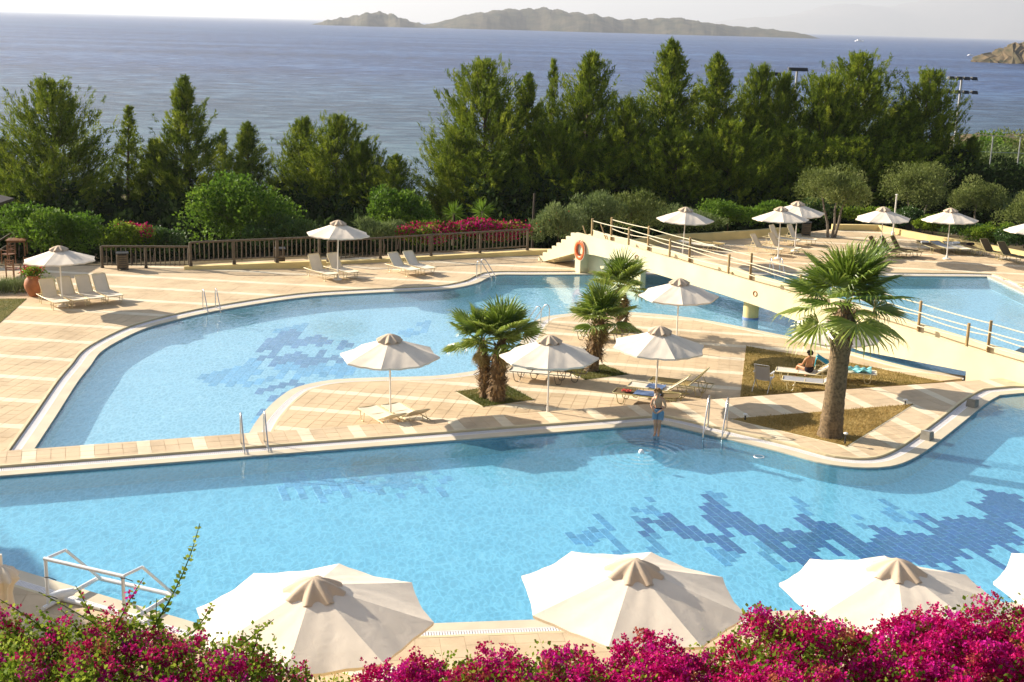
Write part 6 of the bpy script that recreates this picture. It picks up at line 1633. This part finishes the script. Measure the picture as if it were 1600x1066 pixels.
def hedge_cloud(name, label, x0, x1, ncl, frac_bract, seed, per=20, gap=0.0):
    r_ = np.random.default_rng(seed)
    t = thing(name, label, 'bougainvillea', ((x0 + x1) / 2, 11.6, 3.35), 0, 'near bougainvilleas'); o = np.array([(x0 + x1) / 2, 11.6, 3.35])
    cx = r_.uniform(x0, x1, ncl); v = r_.random(ncl); cy = HY + .35 - 2.1 * v
    top = np.interp(cx, CX, CZ)
    # the top bows over: highest at the crest, sinking to both sides
    dz = -0.30 * np.clip((cy - HY) / .35, 0, 1) ** 2 - 0.55 * np.clip((HY - .5 - cy) / 1.6, 0, 1) ** 2
    bump = .10 * np.sin(cx * 3.1 + cy * 2.2) * np.cos(cy * 3.7 - cx * 1.3) + .15 * np.sin(cx * 8.7 + 1 + np.sin(cy * 3)) * np.sin(cy * 7.1 + np.sin(cx * 4)) + .10 * np.sin(cx * 17 + cy * 5) * np.cos(cy * 15 + cx * 3)
    below = r_.random(ncl) ** 1.5 * .7
    cz = top + dz + bump - .16 - below
    kind = r_.random(ncl); big = np.sin(cx * 2.3 + cy * 1.9 + seed) * .18
    isb = kind < frac_bract + big
    # bracts: three papery petals to a flower
    def cloud(sel, m, spread):
        idx = np.where(sel)[0]; C = np.stack([cx[idx], cy[idx], cz[idx]], 1); K = np.repeat(np.arange(len(idx)), m)
        P = C[K] + r_.normal(0, spread, (len(K), 3)) * [1, 1, .8]; return P, K, len(idx)
    P, K, nk = cloud(isb, per, .045)
    clt = r_.random(nk); fad = r_.random(nk) < .08
    V = []; T = []; MI = []
    ax = unit(r_.normal(size=P.shape) + [0, -.1, .7]); s1 = unit(np.cross(ax, r_.normal(size=P.shape))); s2 = np.cross(ax, s1)
    for k in range(3):
        a = 2 * PI * k / 3; d = unit(s1 * math.cos(a) + s2 * math.sin(a) + ax * .75); L = .031 * r_.uniform(.7, 1.3, (len(P), 1)); sd = unit(np.cross(d, ax)) * L * .42
        V.append(np.stack([P, P + d * L * .55 + sd, P + d * L, P + d * L * .55 - sd], 1)); T.append(np.clip(clt[K] * .75 + r_.normal(.12, .14, len(P)), 0, 1)); MI.append((fad[K] | (r_.random(len(P)) < .03)).astype(int))
    V = np.concatenate(V).reshape(-1, 3)
    link('blossoms', tri_mesh('blossoms', V, 4, ['bract', 'bract_faded'], np.concatenate(T), np.concatenate(MI)), t)
    # leaves
    P, K, nk = cloud(~isb, int(per * 1.0), .085); lt = r_.random(nk)
    D = unit(r_.normal(0, .7, P.shape) + [0, 0, .5]); rl = r_.uniform(.6, 1.3, len(P)); tone = np.clip(lt[K] * .7 + r_.normal(.15, .15, len(P)), 0, 1)
    # sparse leaves through the blossom too, and a leafy inside
    Pi = np.stack([r_.uniform(x0, x1, 9000), HY + .3 - 2.0 * r_.random(9000), np.zeros(9000)], 1); Pi[:, 2] = np.interp(Pi[:, 0], CX, CZ) - .18 - .9 * r_.random(9000) - .4 * np.clip((HY - .5 - Pi[:, 1]) / 1.6, 0, 1) ** 2
    Di = unit(r_.normal(0, .7, Pi.shape) + [0, 0, .4])
    F = np.concatenate([leaf_faces(P - o, D,   .048 * rl, .036 * rl), leaf_faces(Pi - o, Di, .06, .045)])
    link('leaves', tri_mesh('leaves', F, 4, 'leaf_boug', np.concatenate([tone, r_.uniform(0, .6, len(Pi))])), t)
    b = MB()
    for k in range(14):
        x = x0 + (x1 - x0) * (k + .5) / 14; zt = np.interp(x, CX, CZ) - 3.35; b.tube([(x - o[0], r_.uniform(-.3, .3), -.05), (x - o[0] + r_.uniform(-.2, .2), r_.uniform(-.3, .5), zt * .5), (x - o[0] + r_.uniform(-.4, .4), r_.uniform(-.3, .6), zt - .25)], [.03, .02, .01], 6)
    b.build('stems', 'bark', t)
    bl = bpy.data.objects[t.children[0].name]; bl.data.transform(Matrix.Translation(-Vector(o)))
    return t, o
xl = at(548, 1050, HY)[0]
hedge_cloud('bougainvillea', 'leafy bougainvillea at the bottom left with long shoots and scattered magenta flowers', CX[0], xl, 2000, .46, 81, 24)
hedge_cloud('bougainvillea', 'dense magenta bougainvillea filling the bottom right', xl, CX[-1], 3900, .86, 82, 28)
# long leafy shoots
def shoot(px0, px1, bend, nl, label_, flower=0, seed=1, Y0=12.2):
    r_ = np.random.default_rng(seed); a = at(px0[0], px0[1], Y0); c = at(px1[0], px1[1], Y0 + .25); pts = []
    for k in range(15):
        q = k / 14; p = a * (1 - q) + c * q; p = p + np.array([bend * 4 * q * (1 - q), 0, 0]); pts.append(p)
    b = MB(); b.tube(pts, list(np.linspace(.010, .004, 15)), 5)
    o = bpy.data.objects['bougainvillea']
    oo = np.array(o.location)
    st = MB(); st.v = [tuple(np.array(v) - oo) for v in b.v]; st.f = b.f; st.m = b.m
    s = st.build('shoot', 'leaf_boug', o)
    at_ = s.data.attributes.new('tone', 'FLOAT', 'FACE'); at_.data.foreach_set('value', [0.15] * len(s.data.polygons))
    P = []; D = []
    for k in range(nl):
        q = .06 + .94 * k / nl; i = min(13, int(q * 14)); f = q * 14 - i; p = pts[i] * (1 - f) + pts[i + 1] * f
        for sgn in (-1, 1):
            P.append(p + r_.normal(0, .006, 3)); D.append(unit(np.array([sgn * .8, r_.normal(0, .5), .35 + r_.normal(0, .3)])))
    P = np.array(P) - oo; D = np.array(D); k = len(P); sz = np.linspace(1.1, .6, k)
    link('leaves', tri_mesh('leaves', leaf_faces(P, D, .078 * sz, .058 * sz), 4, 'leaf_boug', np.clip(np.linspace(.3, 1, k) + r_.normal(0, .1, k), 0, 1)), s)
    if flower:
        Pf = np.array([pts[int(r_.uniform(3, 13))] for _ in range(flower)]) - oo + r_.normal(0, .025, (flower, 3)); link('blossoms', tri_mesh('blossoms', leaf_faces(Pf, rand_dirs(flower, .4), .045, .04), 4, 'bract', r_.random(flower)), s)
shoot((236, 985), (312, 818), .06, 22, '', 0, 1)
shoot((262, 1060), (60, 925), .1, 20, '', 0, 2, 12.0)
shoot((150, 985), (118, 915), .02, 10, '', 6, 3)
shoot((175, 1000), (225, 903), -.03, 12, '', 26, 4)
shoot((90, 1000), (0, 937), .03, 12, '', 22, 5)
shoot((220, 985), (128, 962), .05, 12, '', 0, 6)
shoot((375, 1010), (428, 968), .0, 10, '', 0, 7)
shoot((300, 990), (332, 942), .02, 9, '', 2, 8)
shoot((130, 1000), (95, 952), .02, 9, '', 0, 9)
shoot((255, 1010), (245, 935), -.03, 10, '', 4, 10)
shoot((395, 1020), (405, 975), .01, 7, '', 4, 11)
# ------------------------------------------------------------------ people
def skin_body(name, joints, edges, mat, root=0, sub=2):
    """joints: name -> (xyz, radius or (rx, ry)); grown into one continuous surface"""
    keys = list(joints); me = bpy.data.meshes.new(name)
    me.from_pydata([joints[k][0] for k in keys], [(keys.index(a), keys.index(c)) for a, c in edges], [])
    o = bpy.data.objects.new(name, me); col.objects.link(o)
    o.modifiers.new('skin', 'SKIN'); 
    if not me.skin_vertices: 
        bpy.context.view_layer.objects.active = o
    sv = me.skin_vertices[0].data
    for i, k in enumerate(keys):
        r = joints[k][1]; sv[i].radius = r if hasattr(r, '__len__') else (r, r); sv[i].use_root = (i == root)
    s = o.modifiers.new('sub', 'SUBSURF'); s.levels = sub; s.render_levels = sub
    dg = bpy.context.evaluated_depsgraph_get(); dg.update()
    nm = bpy.data.meshes.new_from_object(o.evaluated_get(dg)); nm.name = name
    bpy.data.objects.remove(o)
    nm.materials.clear(); nm.materials.append(M[mat]); nm.polygons.foreach_set('use_smooth', [True] * len(nm.polygons))
    return nm
def tube_cloth(name, paths, mat, parent, n=14):
    b = MB()
    for pts, rs in paths: b.tube(pts, rs, n)
    return b.build(name, mat, parent, True)
def hand_joints(J, E, pre, wrist, d, side, up, s=1.0):
    """palm and five fingers continuing from the wrist along d; side points to the thumb"""
    d, side, up = (unit(np.array(v, float)) for v in (d, side, up)); w = np.array(wrist)
    J[pre + 'palm'] = (tuple(w + d * .055 * s), (.030 * s, .016 * s)); E.append((pre + 'wrist', pre + 'palm'))
    for k, (off, l) in enumerate([(.026, .070), (.009, .078), (-.009, .072), (-.026, .056)]):
        a = w + d * .085 * s + side * off * s; m_ = a + (d * .6 - up * .25) * l * s * .6; e_ = m_ + (d * .35 - up * .5) * l * s * .55
        J[f'{pre}f{k}a'] = (tuple(a), .0095 * s); J[f'{pre}f{k}b'] = (tuple(m_), .0085 * s); J[f'{pre}f{k}c'] = (tuple(e_), .007 * s)
        E += [(pre + 'palm', f'{pre}f{k}a'), (f'{pre}f{k}a', f'{pre}f{k}b'), (f'{pre}f{k}b', f'{pre}f{k}c')]
    a = w + d * .03 * s + side * .034 * s; e_ = a + (d * .6 + side * .55) * .045 * s
    J[pre + 'ta'] = (tuple(a), .011 * s); J[pre + 'tb'] = (tuple(e_), .009 * s); E += [(pre + 'wrist', pre + 'ta'), (pre + 'ta', pre + 'tb')]
# boy stepping off the rim, bent forward; local x to his left, -y towards the camera
bp_ = g(1026, 681, WU + 0.02)
boy = thing('person', 'boy in blue shorts bending forward as he hops off the pool rim', 'person', (bp_[0], bp_[1], WU + 0.03), rad(-14), None, (.9, .95, 1.02))
J = {'pelvis': ((0, .10, .70), (.125, .095)), 'belly': ((0, .05, .82), (.115, .085)), 'chest': ((0, -.05, .97), (.135, .09)), 'upper': ((0, -.11, 1.07), (.12, .075)), 'neck': ((0, -.16, 1.135), .046), 'headb': ((0, -.20, 1.18), (.066, .07)), 'head': ((0, -.225, 1.245), (.078, .088)), 'headt': ((0, -.225, 1.31), (.062, .072))}
E_ = [('pelvis', 'belly'), ('belly', 'chest'), ('chest', 'upper'), ('upper', 'neck'), ('neck', 'headb'), ('headb', 'head'), ('head', 'headt')]
for s, nm in ((-1, 'l'), (1, 'r')):
    J[nm + 'hip'] = ((s * .075, .10, .64), .082); J[nm + 'thigh'] = ((s * .075, .05, .50), .080); J[nm + 'knee'] = ((s * .06, -.015, .355), .057); J[nm + 'calf'] = ((s * .055, .03, .24), .058); J[nm + 'ankle'] = ((s * .05, .045, .075), .036)
    J[nm + 'heel'] = ((s * .05, .06, .03), .028); J[nm + 'ball'] = ((s * .06, -.06, .018), (.034, .020)); J[nm + 'toe'] = ((s * .062, -.125, .012), (.030, .013))
    E_ += [('pelvis', nm + 'hip'), (nm + 'hip', nm + 'thigh'), (nm + 'thigh', nm + 'knee'), (nm + 'knee', nm + 'calf'), (nm + 'calf', nm + 'ankle'), (nm + 'ankle', nm + 'heel'), (nm + 'ankle', nm + 'ball'), (nm + 'ball', nm + 'toe')]
    J[nm + 'sho'] = ((s * .155, -.08, 1.045), .052); J[nm + 'elb'] = ((s * (.235 if s > 0 else .215), -.03, .84), .036); J[nm + 'wrist'] = ((s * (.07 if s > 0 else .13), -.14, .70), .024)
    E_ += [('upper', nm + 'sho'), (nm + 'sho', nm + 'elb'), (nm + 'elb', nm + 'wrist')]
    hand_joints(J, E_, nm, J[nm + 'wrist'][0], (-s * .8, -.3, -.3), (0, .2, 1), (0, -1, 0), .85)
link('body', skin_body('body', J, E_, 'skin'), boy)
def head_extras(parent, c, fwd, up, s, hair_mat, back_only=False, R=.085):
    c, f, u = np.array(c), unit(np.array(fwd, float)), unit(np.array(up, float)); r = np.cross(f, u)
    # hair: a cap of short locks over skull and nape
    n = 900; D = rand_dirs(n); keep = (D @ u > .1) & (D @ f < .35) | ((D @ f < -.15) & (D @ u > -.55)); D = D[keep]
    P = c + D * (R * 1.02) * np.array([1, 1.08, 1.05]); T_ = unit(D * .5 - f * .3 - u * .45 + rng.normal(0, .35, D.shape)); V = leaf_faces(P, T_, .055 * s, .026 * s)
    b = MB(); vs = []; fs = []
    hair = link('hair', tri_mesh('hair', V, 4, hair_mat), parent)
    cap = MB(); cap.lathe([(R * 1.03 * math.sin(PI * i / 14) + 1e-4, R * 1.06 * math.cos(PI * i / 14)) for i in range(8)], n=18)
    co_ = cap.build('hair_cap', hair_mat, hair, True)
    z_ = Vector(unit(u * .6 - f * .8)); co_.rotation_euler = z_.to_track_quat('Z', 'Y').to_euler(); co_.location = c + u * .004
    if not back_only:
        for s_ in (-1, 1):
            b = MB(); b.lathe([(.0105 * math.sin(PI * i / 6) + 1e-4, .008 * math.cos(PI * i / 6)) for i in range(7)], n=10); o = b.build('eye', 'hair_dark', parent, True); o.location = c + f * R * .94 + r * s_ * R * .40 + u * R * .05
        b = MB(); b.tube([c + f * R * .95 + u * R * .12, c + f * R * 1.2 - u * R * .22, c + f * R * .98 - u * R * .30], [.006, .013, .008], 8); b.build('nose', 'skin', parent, True)
        b = MB(); b.tube([c + f * R * .93 - u * R * .58 - r * .022, c + f * R * 1.0 - u * R * .60, c + f * R * .93 - u * R * .58 + r * .022], [.003, .007, .003], 8); b.build('mouth', 'towel_red', parent, True)
    for s_ in (-1, 1):
        b = MB(); b.tube([c + r * s_ * R * .93 + u * .022, c + r * s_ * R * 1.1 + u * .008 - f * .008, c + r * s_ * R * .93 - u * .022], [.008, .013, .007], 8); b.build('ear', 'skin' if not back_only else 'skin_tan', parent, True)
head_extras(boy, (0, -.225, 1.255), (0, -.75, -.55), (0, -.5, .8), 1.0, 'hair_blond')
tube_cloth('shorts', [([(0, .115, .76), (0, .105, .70), (0, .10, .62)], [.135, .142, .145]), ([(-.08, .10, .66), (-.085, .06, .52), (-.078, .03, .43)], [.096, .094, .095]), ([(.08, .10, .66), (.085, .06, .52), (.078, .03, .43)], [.096, .094, .095])], 'shorts_blue', boy)
b = MB(); b.tube([(.15 * math.cos(a), .115 + .15 * math.sin(a), .765) for a in np.linspace(0, 2 * PI, 21)], .014, 6); b.build('waistband', 'swim_black', boy, True)

# person seated on the lawn lounger, seen from behind
sp = seat_l
sit = thing('person', 'tanned person in dark swimwear sitting sideways on the lawn lounger', 'person', (sp[0] + .05, sp[1] - .02, ZD + .34), rad(20), None, .88)
J = {'pelvis': ((0, 0, .11), (.15, .11)), 'belly': ((0, .01, .26), (.13, .095)), 'chest': ((0, .0, .42), (.155, .10)), 'upper': ((0, 0, .53), (.13, .08)), 'neck': ((0, .01, .60), .05), 'headb': ((.01, .03, .655), (.07, .075)), 'head': ((.01, .04, .72), (.08, .09)), 'headt': ((.01, .035, .79), (.062, .07))}
E_ = [('pelvis', 'belly'), ('belly', 'chest'), ('chest', 'upper'), ('upper', 'neck'), ('neck', 'headb'), ('headb', 'head'), ('head', 'headt')]
for s, nm in ((-1, 'l'), (1, 'r')):
    J[nm + 'hip'] = ((s * .10, .08, .09), .085); J[nm + 'knee'] = ((s * .20, .46, .14), .056); J[nm + 'calf'] = ((s * .22, .50, -.06), .052); J[nm + 'ankle'] = ((s * .22, .46, -.27), .034); J[nm + 'ball'] = ((s * .24, .58, -.315), (.036, .022)); J[nm + 'toe'] = ((s * .245, .64, -.322), (.03, .014))
    E_ += [('pelvis', nm + 'hip'), (nm + 'hip', nm + 'knee'), (nm + 'knee', nm + 'calf'), (nm + 'calf', nm + 'ankle'), (nm + 'ankle', nm + 'ball'), (nm + 'ball', nm + 'toe')]
    J[nm + 'sho'] = ((s * .175, 0, .50), .056); J[nm + 'elb'] = ((s * .235, .09, .28), .038); J[nm + 'wrist'] = ((s * .20, .32, .22), .026)
    E_ += [('upper', nm + 'sho'), (nm + 'sho', nm + 'elb'), (nm + 'elb', nm + 'wrist')]
    hand_joints(J, E_, nm, J[nm + 'wrist'][0], (-s * .1, .9, -.1), (-s, 0, 0), (0, 0, 1), .95)
link('body', skin_body('body', J, E_, 'skin_tan'), sit)
head_extras(sit, (.01, .04, .725), (.1, 1, -.1), (0, 0, 1), 1.0, 'hair_dark', True)
tube_cloth('swimwear', [([(0, .0, .19), (0, .01, .10), (0, .03, .035)], [.162, .172, .15])], 'swim_black', sit)

# ------------------------------------------------------------------ unseen hotel wing, added left of the picture to cast the near left shadow
hw = thing('hotel_shade_wing', 'unseen cream hotel wing added left of the view to shade the near left deck', 'building', (-24.5, 32.2, ZD - .2))
da = unit(np.array([3.4, -4.4])); dn_ = np.array([da[1], -da[0]]); Lh, Wh, Hh = 15.0, 7.0, 7.2
an = math.atan2(da[1], da[0]); hw.rotation_euler = (0, 0, an)
b = MB(); b.box((Lh / 2, -Wh / 2, Hh / 2), (Lh, Wh, Hh)); b.build('wall', 'bridge_plaster', hw)
b = MB(); b.box((Lh / 2, -Wh / 2, Hh + .06), (Lh + .3, Wh + .3, .12)); b.build('roof', 'terracotta', hw)
for fl in range(2):
    for k in range(4):
        wn_ = MB(); wn_.box((2.0 + k * 3.6, .02, 1.7 + fl * 3.2), (1.5, .06, 1.5)); wo_ = wn_.build('window', 'wood_red', hw)
        wn_ = MB(); wn_.box((2.0 + k * 3.6, .06, 1.7 + fl * 3.2), (1.3, .03, 1.3)); wn_.build('pane', 'black_plastic', wo_)
